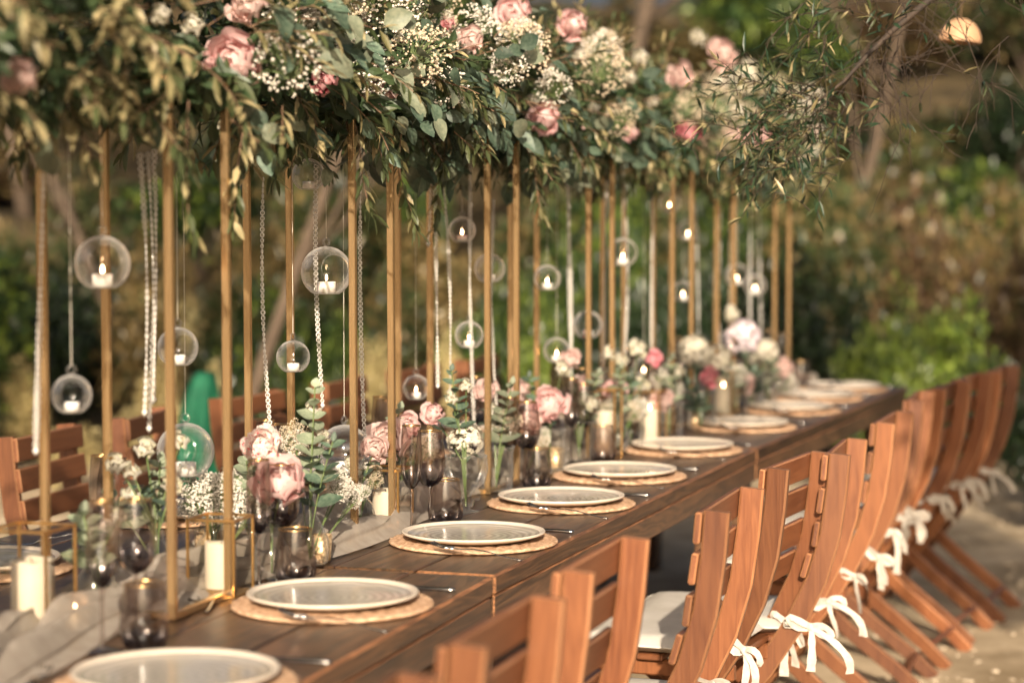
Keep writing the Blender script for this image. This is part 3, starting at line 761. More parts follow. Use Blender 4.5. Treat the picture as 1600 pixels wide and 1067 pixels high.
def plate_center_mat():
    m, t, out = nt('grey_glass_plate_centre'); L = t.links
    b = node(t, 'ShaderNodeBsdfPrincipled'); b.inputs['Roughness'].default_value = .12
    tc = node(t, 'ShaderNodeTexCoord'); w = node(t, 'ShaderNodeTexWave', wave_type='RINGS', rings_direction='Z'); w.inputs['Scale'].default_value = 22; w.inputs['Distortion'].default_value = 3.5; w.inputs['Detail'].default_value = 3
    L.new(tc.outputs['Object'], w.inputs[0]); n = node(t, 'ShaderNodeTexNoise', i_Scale=14.0, i_Detail=4.0); L.new(tc.outputs['Object'], n.inputs[0])
    mu = node(t, 'ShaderNodeMath', operation='MULTIPLY'); L.new(w.outputs['Fac'], mu.inputs[0]); L.new(n.outputs['Fac'], mu.inputs[1])
    r = ramp(t, mu.outputs[0], [(.05, (.32,.285,.235)), (.30, (.39,.35,.295)), (.6, (.46,.415,.355))]); L.new(r.outputs[0], b.inputs['Base Color'])
    L.new(b.outputs[0], out.inputs[0]); return m
M_pcen = plate_center_mat()
ME_rim = lathe_me('rim', [(.1325,.0108),(.1360,.0135),(.1405,.0158),(.1430,.0160),(.1445,.0142),(.143,.0112),(.120,.004),(.112,.002),(.112,.006)], M_cream, 64)
ME_cen = lathe_me('centre', [(.001,.0050),(.06,.0050),(.10,.0056),(.119,.0074),(.1330,.0112)], M_pcen, 64)
ME_foot = lathe_me('foot_ring', [(.001,.001),(.08,.001),(.084,-.0005),(.112,.0022)], M_cream, 48)
FL_BOWL = [(.0045,.096),(.0105,.101),(.0172,.113),(.0215,.130),(.0230,.150),(.0220,.180),(.0190,.2245)]
WN_BOWL = [(.0045,.092),(.016,.097),(.0265,.110),(.0318,.128),(.0328,.146),(.0300,.175),(.0246,.2075)]
def rimring(r, z): return [(r-.0009,z),(r+.0009,z+.0004),(r+.0009,z+.0022),(r-.0009,z+.0026),(r-.0009,z)]
def stemware(kind):
    B = FL_BOWL if kind == 'flute' else WN_BOWL
    zb = B[0][1]
    return dict(bowl=lathe_me('bowl', B, M_smokeb, 32), stem=lathe_me('stem', [(.006,.006),(.0034,.018),(.0028,.05),(.0030,zb-.012),(.0048,zb+.001)], M_smoke, 12),
                foot=lathe_me('foot', [(.001,.0075),(.010,.0055),(.031,.0022),(.0325,.001),(.031,.0003),(.001,.0003)], M_smoke, 32), gold_rim=lathe_me('gold_rim', rimring(B[-1][0], B[-1][1]), M_goldrim, 32))
SWARE = {'flute': stemware('flute'), 'wine': stemware('wine')}
TUM = dict(bowl=lathe_me('bowl', [(.001,.006),(.026,.006),(.028,.003),(.031,.004),(.0365,.018),(.0375,.032),(.0345,.065),(.0300,.0965)], M_smoket, 36),
           base=lathe_me('base', [(.001,.0004),(.027,.0004),(.0305,.0035)], M_smoke, 36), gold_rim=lathe_me('gold_rim', rimring(.0300,.0965), M_goldrim, 36))
def glassware(kind, loc, label, group):
    nm, cat, d = {'flute':('champagne_flute','champagne flute',SWARE['flute']), 'wine':('wine_glass','wine glass',SWARE['wine']), 'tumbler':('tumbler','tumbler',TUM)}[kind]
    t = thing(nm, label, cat, loc, rnd.uniform(0,6), group)
    for k, me in d.items(): put(k, me, t)
def fork_mesh(L=.19):
    mb = MB()                                              # along +x: tines at 0, handle end at L
    for k in range(4):
        y = (k-1.5)*.0058; mb.tube([(0,y,.0115),(.012,y,.0065),(.028,y,.0042),(.044,y,.0055)], [.0009,.0013,.0014,.0015], 5)
    vs = []; prof = [(.043,.0100,.0055),(.052,.0105,.0048),(.062,.0075,.0052),(.072,.0034,.0072),(.088,.0026,.0092),(.115,.0034,.0085),(.150,.0050,.0045),(.178,.0062,.0026),(.187,.0050,.0022),(.190,.0018,.0022)]
    for x, w, z in prof: vs += [Vector((x*L/.19,-w,z)), Vector((x*L/.19,0,z+.0012)), Vector((x*L/.19,w,z)), Vector((x*L/.19,0,z-.0014))]
    mb.add(vs, [(j*4+k, j*4+(k+1)%4, (j+1)*4+(k+1)%4, (j+1)*4+k) for j in range(len(prof)-1) for k in range(4)] + [(0,1,2,3), (36,39,38,37)])
    return mb.mesh('fork', [M_steel], True)
def knife_mesh(L=.21):
    mb = MB(); vs = []
    prof = [(0,.001,.003,.001),(.01,.006,.003,.0008),(.05,.0095,.003,.0009),(.10,.0095,.003,.0010),(.112,.006,.0035,.0022),(.12,.0055,.004,.0035),(.16,.0068,.0042,.0038),(.20,.0080,.0042,.0038),(.208,.0062,.004,.003),(.21,.003,.004,.001)]
    for x, w, z, h in prof: vs += [Vector((x,-w,z)), Vector((x,0,z+h)), Vector((x,w,z)), Vector((x,0,z-h))]
    mb.add(vs, [(j*4+k, j*4+(k+1)%4, (j+1)*4+(k+1)%4, (j+1)*4+k) for j in range(len(prof)-1) for k in range(4)] + [(0,1,2,3), (36,39,38,37)])
    return mb.mesh('knife', [M_steel], True)
def spoon_mesh(L=.17):
    mb = MB(); n = 7; vs = []
    prof = [(0,.003,.009),(.008,.011,.005),(.02,.0158,.0018),(.034,.0145,.0018),(.046,.008,.0045),(.054,.0032,.0072),(.075,.0026,.0085),(.11,.004,.0058),(.145,.0062,.0030),(.165,.0055,.0022),(.17,.002,.0022)]
    for j, (x, w, z) in enumerate(prof):
        for k in range(n):
            s = -1+2*k/(n-1); vs.append(Vector((x, s*w, z + (.0055*s*s if j < 5 else 0))))
        vs.append(Vector((x, 0, z-.0016)))
    q = n+1
    fs = [(j*q+k, j*q+(k+1)%q, (j+1)*q+(k+1)%q, (j+1)*q+k) for j in range(len(prof)-1) for k in range(q)]
    mb.add(vs, fs); return mb.mesh('spoon', [M_steel], True)
ME_fork, ME_knife, ME_spoon, ME_dfork = fork_mesh(), knife_mesh(), spoon_mesh(), fork_mesh(.16)
def lay(name, me, label, cat, p, ang, group, rx=0.0, ry=0.0):
    o = put(name, me, None); o.location = p; o.rotation_euler = (rx, ry, ang); tag(o, label, cat, group); return o
def place_setting(c, a, side, who, cut=3, offs=None, sets=3, jitter=True):
    """c centre on the table top; side +1: the guest sits on the right of the table; who: words that single the place out"""
    u, v = dirv(a), left(a)*side                           # u along the row, v from the guest towards the table middle
    z = TABLE_H+.0008
    cat_r = rnd.uniform(0,6)
    o = put('charger_plate', ME_charger, None); o.location = (c.x, c.y, z); o.rotation_euler = (0,0,cat_r); tag(o, 'round woven tan charger mat, ' + who, 'charger', 'woven chargers under the plates')
    t = thing('plate', 'cream-rimmed grey plate on its woven mat, ' + who, 'plate', (c.x, c.y, z+.0094), rnd.uniform(0,6), 'cream-rimmed plates')
    put('rim', ME_rim, t); put('centre', ME_cen, t); put('foot_ring', ME_foot, t)
    out = atan2(-v.y, -v.x)
    if cut >= 1:
        q = c + u*side*FK[0] + v*FK[1]; q2 = c + u*side*FK[2] + v*FK[3]
        lay('fork', ME_fork, 'steel fork resting on the mat edge, ' + who, 'fork', (q.x,q.y,z+.017), atan2(q2.y-q.y, q2.x-q.x), 'forks beside the plates', 0, .085)
        q = c + u*side*.183 + v*.05; lay('knife', ME_knife, 'steel knife beside the plate, ' + who, 'knife', (q.x,q.y,z+.0015), out+rnd.uniform(-.06,.06), 'knives beside the plates')
    if cut >= 3:
        q = c - u*.07 + v*.235; lay('dessert_spoon', ME_spoon, 'small spoon lying above the plate, ' + who, 'spoon', (q.x,q.y,z), atan2(u.y,u.x)+.15, 'dessert spoons')
        q = c + u*.03 + v*.215; lay('dessert_fork', ME_dfork, 'small fork leaning towards the plate rim, ' + who, 'fork', (q.x,q.y,z), atan2(-u.y,-u.x)+.25, 'dessert forks')
    for k in (offs or ()):
        kind, du, dv = k; q = c + u*du*side + v*dv
        glassware(kind, (q.x,q.y,z), {'flute':'smoked champagne flute with gold rim, ','wine':'smoked wine glass with gold rim, ','tumbler':'smoked tumbler with gold rim, '}[kind] + who, 'smoked gold-rimmed glasses')
def fk():
    c = P(740,848,TABLE_H); a = ang_at(c.y); u, v = dirv(a), left(a)
    q, q2 = P(674,853,TABLE_H+.02)-c, P(815,875,TABLE_H+.004)-c
    return q.dot(u), q.dot(v), q2.dot(u), q2.dot(v)
FK = fk()
PL = [(275,1072),(520,947),(740,848),(877,789),(968,746),(1066,705),(1160,669),(1236,643),(1275,624),(1318,610)]
def px_offs(i, L):                                         # glass positions from the picture (foot centres)
    c = P(*PL[i], TABLE_H); a = ang_at(c.y); u, v = dirv(a), left(a); r = []
    for kind, px, py in L: q = P(px,py,TABLE_H)-c; r.append((kind, q.dot(u), q.dot(v)))
    return r
GO = {0: [('flute',160,1018),('wine',213,988),('tumbler',226,1012)], 1: [('flute',405,918),('wine',441,905),('tumbler',462,912)], 2: [('flute',643,836),('wine',672,829),('tumbler',696,821)],
      3: [('flute',797,767),('wine',823,763),('tumbler',839,764)], 4: [('flute',893,724),('wine',912,721),('tumbler',942,722)]}
for i, (px,py) in enumerate(PL):
    c = P(px,py,TABLE_H); a = ang_at(c.y)
    offs = px_offs(i, GO[i]) if i in GO else [('flute',.02,.30),('wine',.10,.27),('tumbler',.15,.20)]
    place_setting(c, a, 1, '%s from the camera on the right side' % ORD[i], 3 if i < 6 else 1, offs)
for i, y in enumerate((3.75, 4.42, 5.05, 5.72, 6.4, 7.1, 7.7)):
    a = ang_at(y); c = Vector((edge_x(y), y, TABLE_H)) + left(a)*(TABLE_W-.19)
    place_setting(c, a, -1, '%s from the camera on the left side' % ORD[i], 1, [('flute',.05,.27),('wine',-.04,.25),('tumbler',-.10,.19)])

# ------------------------------------------------------------------ chairs and cushions
CHW = .38
def make_chair():
    t = thing('folding_chair', '', 'chair', group='folding wooden chairs')  # local x towards the table, y along the row
    up = [(-.108,.885),(-.101,.80),(-.087,.70),(-.058,.60),(-.010,.50),(.062,.39),(.155,.27),(.262,.14),(.365,.0)]
    for s in (-1,1):
        mb = MB(); pts = [(x, s*(CHW/2-.011), z) for x, z in up]; fine = []
        for k in range(len(pts)-1):
            for q in range(2): fine.append(Vector(pts[k]).lerp(Vector(pts[k+1]), q/2))
        fine.append(Vector(pts[-1])); mb.sweep(fine, .047, .021, .004); mb.build('upright', [M_chz, M_chw], t)
        mb = MB(); y = s*(CHW/2-.011-.026); mb.sweep([(.36,y,.43),(.22,y,.31),(.08,y,.185),(-.06,y,.075),(-.14,y,.0)], .042, .022, .004); mb.build('rear_leg', [M_chz, M_chw], t)
        mb = MB(); mb.box((.185, s*(CHW/2-.060), .432), (.37,.022,.036), None, .004); mb.build('seat_rail', M_chz, t)
    def onup(z):
        for (x0,z0),(x1,z1) in zip(up, up[1:]):
            if z1 <= z <= z0: f = (z-z1)/(z0-z1); return x1+(x0-x1)*f, atan2(x0-x1, z0-z1)
    for z in (.852,.776,.700,.624):
        x, an = onup(z); c = Vector((x,0,z)) + Vector((cos(an),0,-sin(an)))*.0315
        mb = MB(); mb.box(c, (.013, CHW+.012, .058), Matrix.Rotation(an,3,'Y'), .003, 0, 1); mb.build('back_slat', [M_chy, M_chw], t)
    for k in range(5):
        mb = MB(); mb.box((.035+k*.075,0,.458), (.060,CHW-.052,.014), None, .003); mb.build('seat_slat', M_chy, t)
    for (x,z) in ((-.075,.064),(.300,.083)):
        w = CHW-.096 if x < 0 else CHW-.046
        mb = MB(); mb.box((x,0,z), (.016,w,.04), Matrix.Rotation(-.9 if x < 0 else .75,3,'Y'), .003); mb.build('stretcher', M_chy, t)
    return t
def cushion_pad():
    mb = MB(); n = 14; prof = []
    X, Y, H = .385, .37, .038
    top = []; 
    for side in (1,-1):
        for j in range(n+1):
            for i in range(n+1):
                x = -1+2*i/n; y = -1+2*j/n; e = max(abs(x), abs(y)); rr = (1-abs(x)**7)*(1-abs(y)**7)
                sx, sy = x, y
                k = 1 - .045*(abs(x)*abs(y))**6
                h = H/2*max(0,rr)**.45*(1 + .10*mnoise.noise(Vector((x*1.5,y*1.5,side))))
                mb.v.append(Vector((x*k*X/2, y*k*Y/2, side*h)))
    N = (n+1)*(n+1)
    for side in (0,1):
        for j in range(n):
            for i in range(n):
                a = side*N+j*(n+1)+i; q = (a,a+1,a+n+2,a+n+1); mb.f.append(q if side == 0 else q[::-1]); mb.m.append(0)
    pts = []
    for q in range(48):
        b = 2*pi*q/48; x, y = cos(b), sin(b); s = 1/max(abs(x),abs(y)); x *= s; y *= s; k = 1-.045*(abs(x)*abs(y))**6; pts.append(Vector((x*k*X/2, y*k*Y/2, 0)))
    mb.tube(pts, .0028, 5, 0, False, True)
    return mb.mesh('pad', [M_cush], True)
ME_pad = cushion_pad()
def bow_mesh(seed):
    """a tied ribbon: local x away from the chair, z up, flat side towards local -y"""
    r = random.Random(seed); mb = MB()
    def rib(pts, w0, w1, tw):
        vs = []; N = len(pts); ph = r.uniform(-.6,.6)
        for k, p in enumerate(pts):
            p = Vector(p); tg = (Vector(pts[min(k+1,N-1)])-Vector(pts[max(k-1,0)])).normalized(); f = k/(N-1)
            wd = Vector((-tg.z, 0, tg.x)); 
            if wd.length < .2: wd = Vector((1,0,0))
            wd.normalize(); nn = tg.cross(wd); an = ph + tw*f; wd2 = wd*cos(an)+nn*sin(an); w = (w0+(w1-w0)*f)*(1+.12*sin(k*2.1+seed)); cr = nn*.0022*sin(k*1.7+seed)
            vs += [p-wd2*w/2, p-wd2*w*.17+cr, p+wd2*w*.17-cr, p+wd2*w/2]
        mb.add(vs, [(4*k+q, 4*k+q+1, 4*k+q+5, 4*k+q+4) for k in range(N-1) for q in range(3)])
    mb.lathe([(.001,-.008),(.0075,-.006),(.0095,0),(.0075,.006),(.001,.008)], 8, (.008,-.010,0))
    for sg in (-1,1):
        L = r.uniform(.030,.046); up = r.uniform(-.010,.016) if sg < 0 else r.uniform(-.030,-.004); h = r.uniform(.010,.016); pts = []
        for k in range(13):
            b = 2*pi*k/12; u = (1-cos(b))/2; pts.append((.008+sg*L*u, -.012-.008*sin(b/2)-.003*sin(b), h*sin(b)*(.4+.6*u)+up*u*u))
        rib(pts, .013, .013, r.uniform(-.4,.4))
    for sg in (0,1):
        L = r.uniform(.055,.115); sp = r.uniform(.0,.35) if sg == 0 else r.uniform(.3,.75); pts = []; c1 = r.uniform(-1,1)*.006
        for k in range(9):
            f = k/8; pts.append((.010+L*sp*sin(f*1.7)+c1*sin(f*5), -.012-.010*sin(f*3)-.004*sg, -L*(f**1.15)*(1-.35*sp)))
        rib(pts, .010, .019, r.uniform(-1.2,1.2))
    mb.box((-.020,0,0), (.050,.0265,.013), None, .003)     # the band round the upright
    return mb.mesh('tie', [M_tie], True)
BOWS = [bow_mesh(k) for k in range(9)]
chair0 = make_chair(); KIDS[chair0.name] = list(chair0.children)
def place_chair(first, c, fwd, label, who, ties=True):
    t = chair0 if first else copy_tree(chair0)
    rz = atan2(fwd.y, fwd.x); t.location = (c.x, c.y, 0); t.rotation_euler = (0,0,rz); t['label'] = label
    k = thing('seat_cushion', 'off-white tied seat cushion on the ' + who, 'cushion', (c.x,c.y,0), rz, 'off-white seat cushions')
    put('pad', ME_pad, k, M=Matrix.Translation((.205,0,.4855)))
    for s in (-1,1):
        put('tie', BOWS[rnd.randrange(9)], k, M=Matrix.Translation((-.030+rnd.uniform(-.004,.004), s*(CHW/2-.011), .487+rnd.uniform(-.006,.012))) @ Matrix.Rotation(pi+rnd.uniform(-.3,.3),4,'Z') @ Matrix.Rotation(rnd.uniform(-.25,.25),4,'Y') @ Matrix.Scale(rnd.uniform(.88,1.2),4))
CH = [(585,1085),(800,950),(952,850),(1150,767),(1252,708),(1327,687),(1400,643),(1441,610),(1487,594),(1523,581),(1570,569)]
for i, (px,py) in enumerate(CH):
    p = P(px,py,.90); a = ang_at(p.y)
    if i == 0: pass
    f = left(a + rnd.uniform(-.085,.085)); c = p - f*(-.108); c.z = 0
    place_chair(i == 0, c, f, 'slatted brown folding chair, %s from the camera on the right side' % ORD[i], '%s chair from the camera on the right' % ORD[i])
for i, y in enumerate((4.95, 5.47, 6.10, 6.70, 7.3, 7.9)):
    a = ang_at(y); f = -left(a); tw = (.10,.16,-.05,.08,0,.05)[i]
    c = Vector((edge_x(y), y, 0)) + left(a)*(TABLE_W+.33)
    f = Matrix.Rotation(tw,3,'Z') @ f
    place_chair(False, c, f, 'slatted brown folding chair, %s from the camera on the left side' % ORD[i], '%s chair from the camera on the left' % ORD[i])

# ------------------------------------------------------------------ chiffon runner along the middle
def make_runner():
    mb = MB(); nu, nv = 620, 48; y0, y1 = 2.9, 8.9
    pts = []
    for i in range(nu+1):
        y = y0+(y1-y0)*i/nu; a = ang_at(y)
        # centre line between the stands
        k = min(range(len(AX)-1), key=lambda q: abs((AX[q].y+AX[q+1].y)/2-y)); s = (y-AX[k].y)/(AX[k+1].y-AX[k].y); c = AX[k].lerp(AX[k+1], s)
        wob = .05*mnoise.noise(Vector((y*1.2,0,5))); half = .115+.05*mnoise.noise(Vector((y*1.3,3,1)))
        for j in range(nv+1):
            v = -1+2*j/nv
            q = c + left(a)*(v*half+wob)
            vv = v + .5*mnoise.noise(Vector((y*1.6, v*.7, 4)))
            f1 = .5+.5*sin(vv*8.5 + 2.6*mnoise.noise(Vector((y*1.9, v*.8, 1)))); f2 = .5+.5*mnoise.noise(Vector((y*4.2, v*2.2, 2)))
            f3 = .5+.5*sin(vv*24 + 3*mnoise.noise(Vector((y*3.1, v, 7))))
            h = .004 + .040*f1*(.25+f2) + .020*f2*f2 + .017*f3*(.3+f1)
            edge = max(0, 1-v*v)**.5
            q = q + left(a)*.012*(f3-.5) + dirv(a)*.02*(f2-.5)
            pts.append(Vector((q.x, q.y, TABLE_H+.004+h*edge)))
    mb.v = pts; N = nv+1
    for i in range(nu):
        for j in range(nv): b = i*N+j; mb.f.append((b,b+1,b+N+1,b+N)); mb.m.append(0)
    o = mb.build('table_runner', M_chif, None, True); tag(o, 'crumpled grey-beige chiffon runner lying along the table middle', 'table runner')
make_runner()

# ------------------------------------------------------------------ candles, lanterns, vases and flowers on the table
ZT = TABLE_H + .001
def lantern(px, py, w, h, cw, chh, label, clabel, rz=None, lit=False):
    p = P(px,py,TABLE_H); rz = -ang_at(p.y) if rz is None else rz
    t = thing('candle_lantern', label, 'lantern', (p.x,p.y,ZT), rz, 'gold framed glass lanterns'); b = .0045; g = w/2
    for sx in (-1,1):
        for sy in (-1,1):
            mb = MB(); mb.box((sx*g,sy*g,h/2), (b,b,h), None, .0006); mb.build('corner_post', M_gold2, t)
    for z in (b/2, h-b/2):
        for sg in (-1,1):
            mb = MB(); mb.box((0,sg*g,z), (w-b-.0005,b*.95,b*.95)); mb.build('frame_bar', M_gold2, t)
            mb = MB(); mb.box((sg*g,0,z), (b*.95,w-b-.0005,b*.95)); mb.build('frame_bar', M_gold2, t)
    mb = MB(); mb.box((0,0,.003), (w-b*1.2,w-b*1.2,.002)); mb.build('floor_plate', M_gold2, t)
    for sg in (-1,1):
        mb = MB(); mb.add([Vector(q) for q in ((-g+b/2,sg*g,b),(g-b/2,sg*g,b),(g-b/2,sg*g,h-b),(-g+b/2,sg*g,h-b))], [(0,1,2,3)]); mb.build('pane', M_pane, t)
        mb = MB(); mb.add([Vector(q) for q in ((sg*g,-g+b/2,b),(sg*g,g-b/2,b),(sg*g,g-b/2,h-b),(sg*g,-g+b/2,h-b))], [(0,1,2,3)]); mb.build('pane', M_pane, t)
    pillar((p.x,p.y,ZT+.0045), cw/2, chh, clabel, lit)
def pillar(loc, R, h, label, lit=False):
    t = thing('pillar_candle', label, 'candle', loc, rnd.uniform(0,6), 'ivory pillar candles')
    mb = MB(); n = 28; vs = []
    prof = [(.001,0),(R*.98,0),(R,.003),(R,h*.5),(R*.995,h-.004),(R*.97,h),(R*.86,h-.003),(R*.6,h-.010),(.001,h-.012)]
    for j,(r_,z) in enumerate(prof):
        for k in range(n):
            a = 2*pi*k/n; vs.append(Vector((r_*cos(a), r_*sin(a), z + (.004*mnoise.noise(Vector((cos(a)*1.5,sin(a)*1.5,R*90))) if 4 <= j <= 6 else 0))))
    mb.add(vs, [(j*n+k, j*n+(k+1)%n, (j+1)*n+(k+1)%n, (j+1)*n+k) for j in range(len(prof)-1) for k in range(n)]); mb.build('wax', M_wax, t, True)
    mb = MB(); mb.tube([(0,0,h-.013),(.001,0,h-.004),(.003,0,h+.002)], .0010, 5); mb.build('wick', M_wick, t)
    if lit: flame_part(t, h-.002, 1.5)
lantern(52,985,.098,.165,.068,.108,'gold framed glass lantern in the first stand near the left edge','thick ivory pillar candle in the nearest lantern')
lantern(345,928,.085,.135,.055,.085,'gold framed lantern behind the first stand right posts','short pillar candle in the lantern behind the first stand')
lantern(604,822,.085,.125,.060,.072,'gold framed lantern inside the second stand','pillar candle in the lantern inside the second stand')
lantern(945,716,.075,.19,.055,.125,'tall lantern by the fourth place setting','tall ivory pillar candle between third and fourth stand')
lantern(1015,690,.08,.15,.06,.09,'gold lantern near the fourth stand base','pillar candle near the fourth stand base', lit=True)
lantern(1130,648,.08,.15,.06,.09,'gold lantern among the far blossoms','lit pillar candle among the far blossoms', lit=True)
def votive(px, py, R, h, label, clabel=None, mat=None):
    p = P(px,py,TABLE_H); t = thing('votive_holder', label, 'votive holder', (p.x,p.y,ZT), 0, 'speckled gold votive holders')
    mb = MB(); mb.lathe([(.001,.001),(R*.80,.001),(R*.86,.006),(R,h),(R*.93,h),(R*.80,.008),(.001,.008)], 26); mb.build('cup', mat or M_merc, t, True)
    tealight((p.x,p.y,ZT+.0085), R*.68, h*.45, clabel or ('tealight inside the ' + label), True, 1.1, 'tealights in the votive holders')
votive(328,882,.030,.066,'speckled gold votive under the baby\'s breath')
votive(503,878,.020,.052,'speckled gold votive beside the glass bottle')
votive(118,985,.024,.040,'small gold votive on the runner near the left edge')
votive(762,752,.026,.055,'gold votive behind the third flute')
votive(868,733,.026,.055,'gold votive beside the pink peony vase')
votive(1085,668,.03,.06,'gold votive near the fifth stand')
def vase(px, py, kind, label, s=1.0, off=(0,0)):
    p = P(px,py,TABLE_H)
    t = thing('bud_vase' if kind != 'jar' else 'glass_jar_vase', label, 'vase', (p.x,p.y,ZT), 0, 'clear glass vases along the runner')
    prof = {'bottle': [(.001,.004),(.026,.003),(.0305,.006),(.032,.02),(.0315,.045),(.024,.064),(.0125,.084),(.0105,.10),(.0105,.122),(.0135,.127)],
            'round': [(.001,.003),(.02,.003),(.032,.02),(.036,.04),(.030,.062),(.018,.078),(.016,.10),(.021,.108)],
            'jar': [(.001,.004),(.036,.004),(.040,.009),(.042,.06),(.040,.09),(.044,.11)],
            'goblet': [(.03,.001),(.008,.006),(.006,.03),(.018,.045),(.042,.065),(.05,.095),(.047,.125)]}[kind]
    prof = [(r_*s, z*s) for r_, z in prof]
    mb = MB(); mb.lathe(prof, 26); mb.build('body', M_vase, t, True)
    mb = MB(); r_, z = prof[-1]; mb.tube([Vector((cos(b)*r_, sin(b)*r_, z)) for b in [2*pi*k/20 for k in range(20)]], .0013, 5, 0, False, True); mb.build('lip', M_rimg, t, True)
    wl_ = MB(); h = max(.02, prof[-1][1]*.45); ins = [(max(.001, r_-.0025), z+.002) for r_, z in prof if z <= h]
    return p, prof[-1][1]
def stem_tube(t, pts, r=.0016, mat=None): mb = MB(); mb.tube(pts, r, 5); return mb.build('stem', mat or L_stem, t, True)
def cut_flower(name, base, head_px, size, kind, label, cat, group, n=22, closed=.2, dy=0.0, tilt=None, leaves=2):
    """a cut flower: stem from the foot inside its vase, head at a picture position"""
    b = Vector((base.x, base.y, ZT+.012)); hp = D(head_px[0], head_px[1], base.y+dy); R = size/2*hp.y/FPX
    t = thing(name, label, cat, b, 0, group); h = hp-b
    mid = Vector((h.x*.12, h.y*.12, h.z*.5)); r = random.Random(int(head_px[0]*3+head_px[1]))
    ax = tilt or Vector((h.x*1.2+r.uniform(-.1,.1), -.35, max(.1, h.z)*1.0)).normalized()
    stem_tube(t, [Vector((0,0,0)), mid, h-Vector(ax)*R*.5])
    bloom('flower_head', t, h, R, ax, kind, n, closed, int(head_px[0]))
    for k in range(leaves): leaf_part(t, mid.lerp(h, .3+.25*k), Vector((r.uniform(-1,1), r.uniform(-1,1), .3)), (0,0,1), r.uniform(.03,.05), EUC, r)
    return t
def euc_stem(base, tip_px, label, dy=0.0, n=9, pool=None, big=.04, top=.35):
    b = Vector((base.x, base.y, ZT+.012)); tp = D(tip_px[0], tip_px[1], base.y+dy)-b
    t = thing('eucalyptus_stem', label, 'foliage stem', b, 0, 'eucalyptus stems in the vases'); r = random.Random(int(tip_px[0]*5+tip_px[1])); pool = pool or EUCP
    def at(s): return Vector((tp.x*s**1.6, tp.y*s**1.6, tp.z*s))
    stem_tube(t, [at(k/6) for k in range(7)], .0014)
    for k in range(n):
        s = top+(1-top)*(k+.5)/n; p = at(s); phi = k*1.9+r.uniform(-.4,.4)
        for q in (0, pi):
            d = Vector((cos(phi+q), sin(phi+q)*.8, .35+.3*s)); leaf_part(t, p, d, Vector((0,-.6,1)), big*(1.15-.6*(s-top)/(1-top))*r.uniform(.8,1.15), pool, r)
    leaf_part(t, at(1.0), Vector((.2,0,1)), (0,-1,0), big*.45, pool, r)
def breath_bunch(base, head_px, wpx, label, n=7, dy=0.0, pool=None):
    b = Vector((base.x, base.y, ZT+.012)); hp = D(head_px[0], head_px[1], base.y+dy)-b; R = wpx/2*(b.y+dy)/FPX
    t = thing('babys_breath_bunch', label, 'flower bunch', b, 0, 'bunches of baby\'s breath'); r = random.Random(int(head_px[0]))
    mb = MB()
    for k in range(n):
        d = Vector((r.gauss(0,1), r.gauss(0,1)*.8, r.gauss(0,.8))); d = d.normalized()*R*.58*r.random()**.4 if k else Vector((0,0,0))
        o = put('spray', r.choice(pool or BB), t, M=Matrix.Translation(hp+d) @ Euler((r.uniform(-1,1),r.uniform(-1,1),r.uniform(0,6))).to_matrix().to_4x4() @ Matrix.Scale(R/.052*.55*r.uniform(.8,1.15),4)); stuff(o)
        mb.tube([(0,0,0), hp*.5+d*.15, hp+d], .0009, 4)
    mb.build('stems', L_stem, t)
def hydrangea(base, head_px, wpx, label, mat, dy=0.0):
    b = Vector((base.x, base.y, ZT+.012)); hp = D(head_px[0], head_px[1], base.y+dy)-b; R = wpx/2*(b.y+dy)/FPX
    t = thing('hydrangea', label, 'flower', b, 0, 'hydrangea heads'); r = random.Random(int(head_px[0])); mb = MB()
    for k in range(230):
        d = Vector((r.gauss(0,1), r.gauss(0,1), r.gauss(.25,1))).normalized(); c = d*R*r.uniform(.82,1.05); x = d.orthogonal().normalized(); y = d.cross(x); ph = r.random()*6; s = R*.17
        for q in range(4):
            a_ = ph+q*pi/2; e = x*cos(a_)+y*sin(a_); f = d.cross(e); mb.add([c, c+e*s*.6+f*s*.42+d*s*.15, c+e*s*1.1+d*s*.1, c+e*s*.6-f*s*.42+d*s*.15], [(0,1,2,3)])
    o = mb.build('florets', mat, t, False, hp); stuff(o)
    stem_tube(t, [Vector((0,0,0)), hp*.5, hp-Vector((0,0,R*.6))], .0022)
    for k in range(4): leaf_part(t, hp-Vector((0,0,R*.7)), Vector((cos(k*1.6),sin(k*1.6),-.2)), (0,0,1), R*1.1, EUC, r)
M_hyd = noisy('hydrangea_white', (.47,.43,.33), (.60,.55,.46), 40, .8, spec=.2)
M_hydl = noisy('hydrangea_lilac', (.55,.45,.50), (.72,.62,.64), 40, .8, spec=.2)

# near group, left
b, _ = vase(246,918,'bottle','clear bottle of white roses beside the first stand right post')
for k, (hx,hy,sz) in enumerate(((270,758,44),(205,768,40),(222,775,30),(180,725,40),(228,700,42),(278,690,40),(205,735,36))):
    cut_flower('white_rose', b, (hx,hy), sz, 'white', 'white rose bud, %s of the near left bunch from the right' % ORD[[1,3,2,6,4,0,5].index(k) if False else (k)], 'rose', 'white roses', 9, .7, .06*((k % 3)-1))
euc_stem(b, (165,775), 'drooping pale leaf stem left of the near white roses', .02, 5, EUCP, .045, .6)
euc_stem(b, (250,720), 'upright pale leaf stem among the near white roses', .08, 6, EUCP, .04, .45)
b, _ = vase(335,900,'round','round glass vase holding the near baby\'s breath')
breath_bunch(b, (332,778), 125, 'fluffy white baby\'s breath bunch behind the first stand right post', 11, .12, BBS)
breath_bunch(b, (400,790), 60, 'small baby\'s breath bunch left of the big pink peony', 5, .12, BBS)
b, _ = vase(484,884,'bottle','clear conical bottle holding eucalyptus and roses', 1.12)
euc_stem(b, (492,605), 'tall pale eucalyptus stem rising from the conical bottle', .0, 8, EUCP, .042, .42)
euc_stem(b, (520,690), 'side eucalyptus stem leaning right from the conical bottle', -.03, 6, EUC, .045, .4)
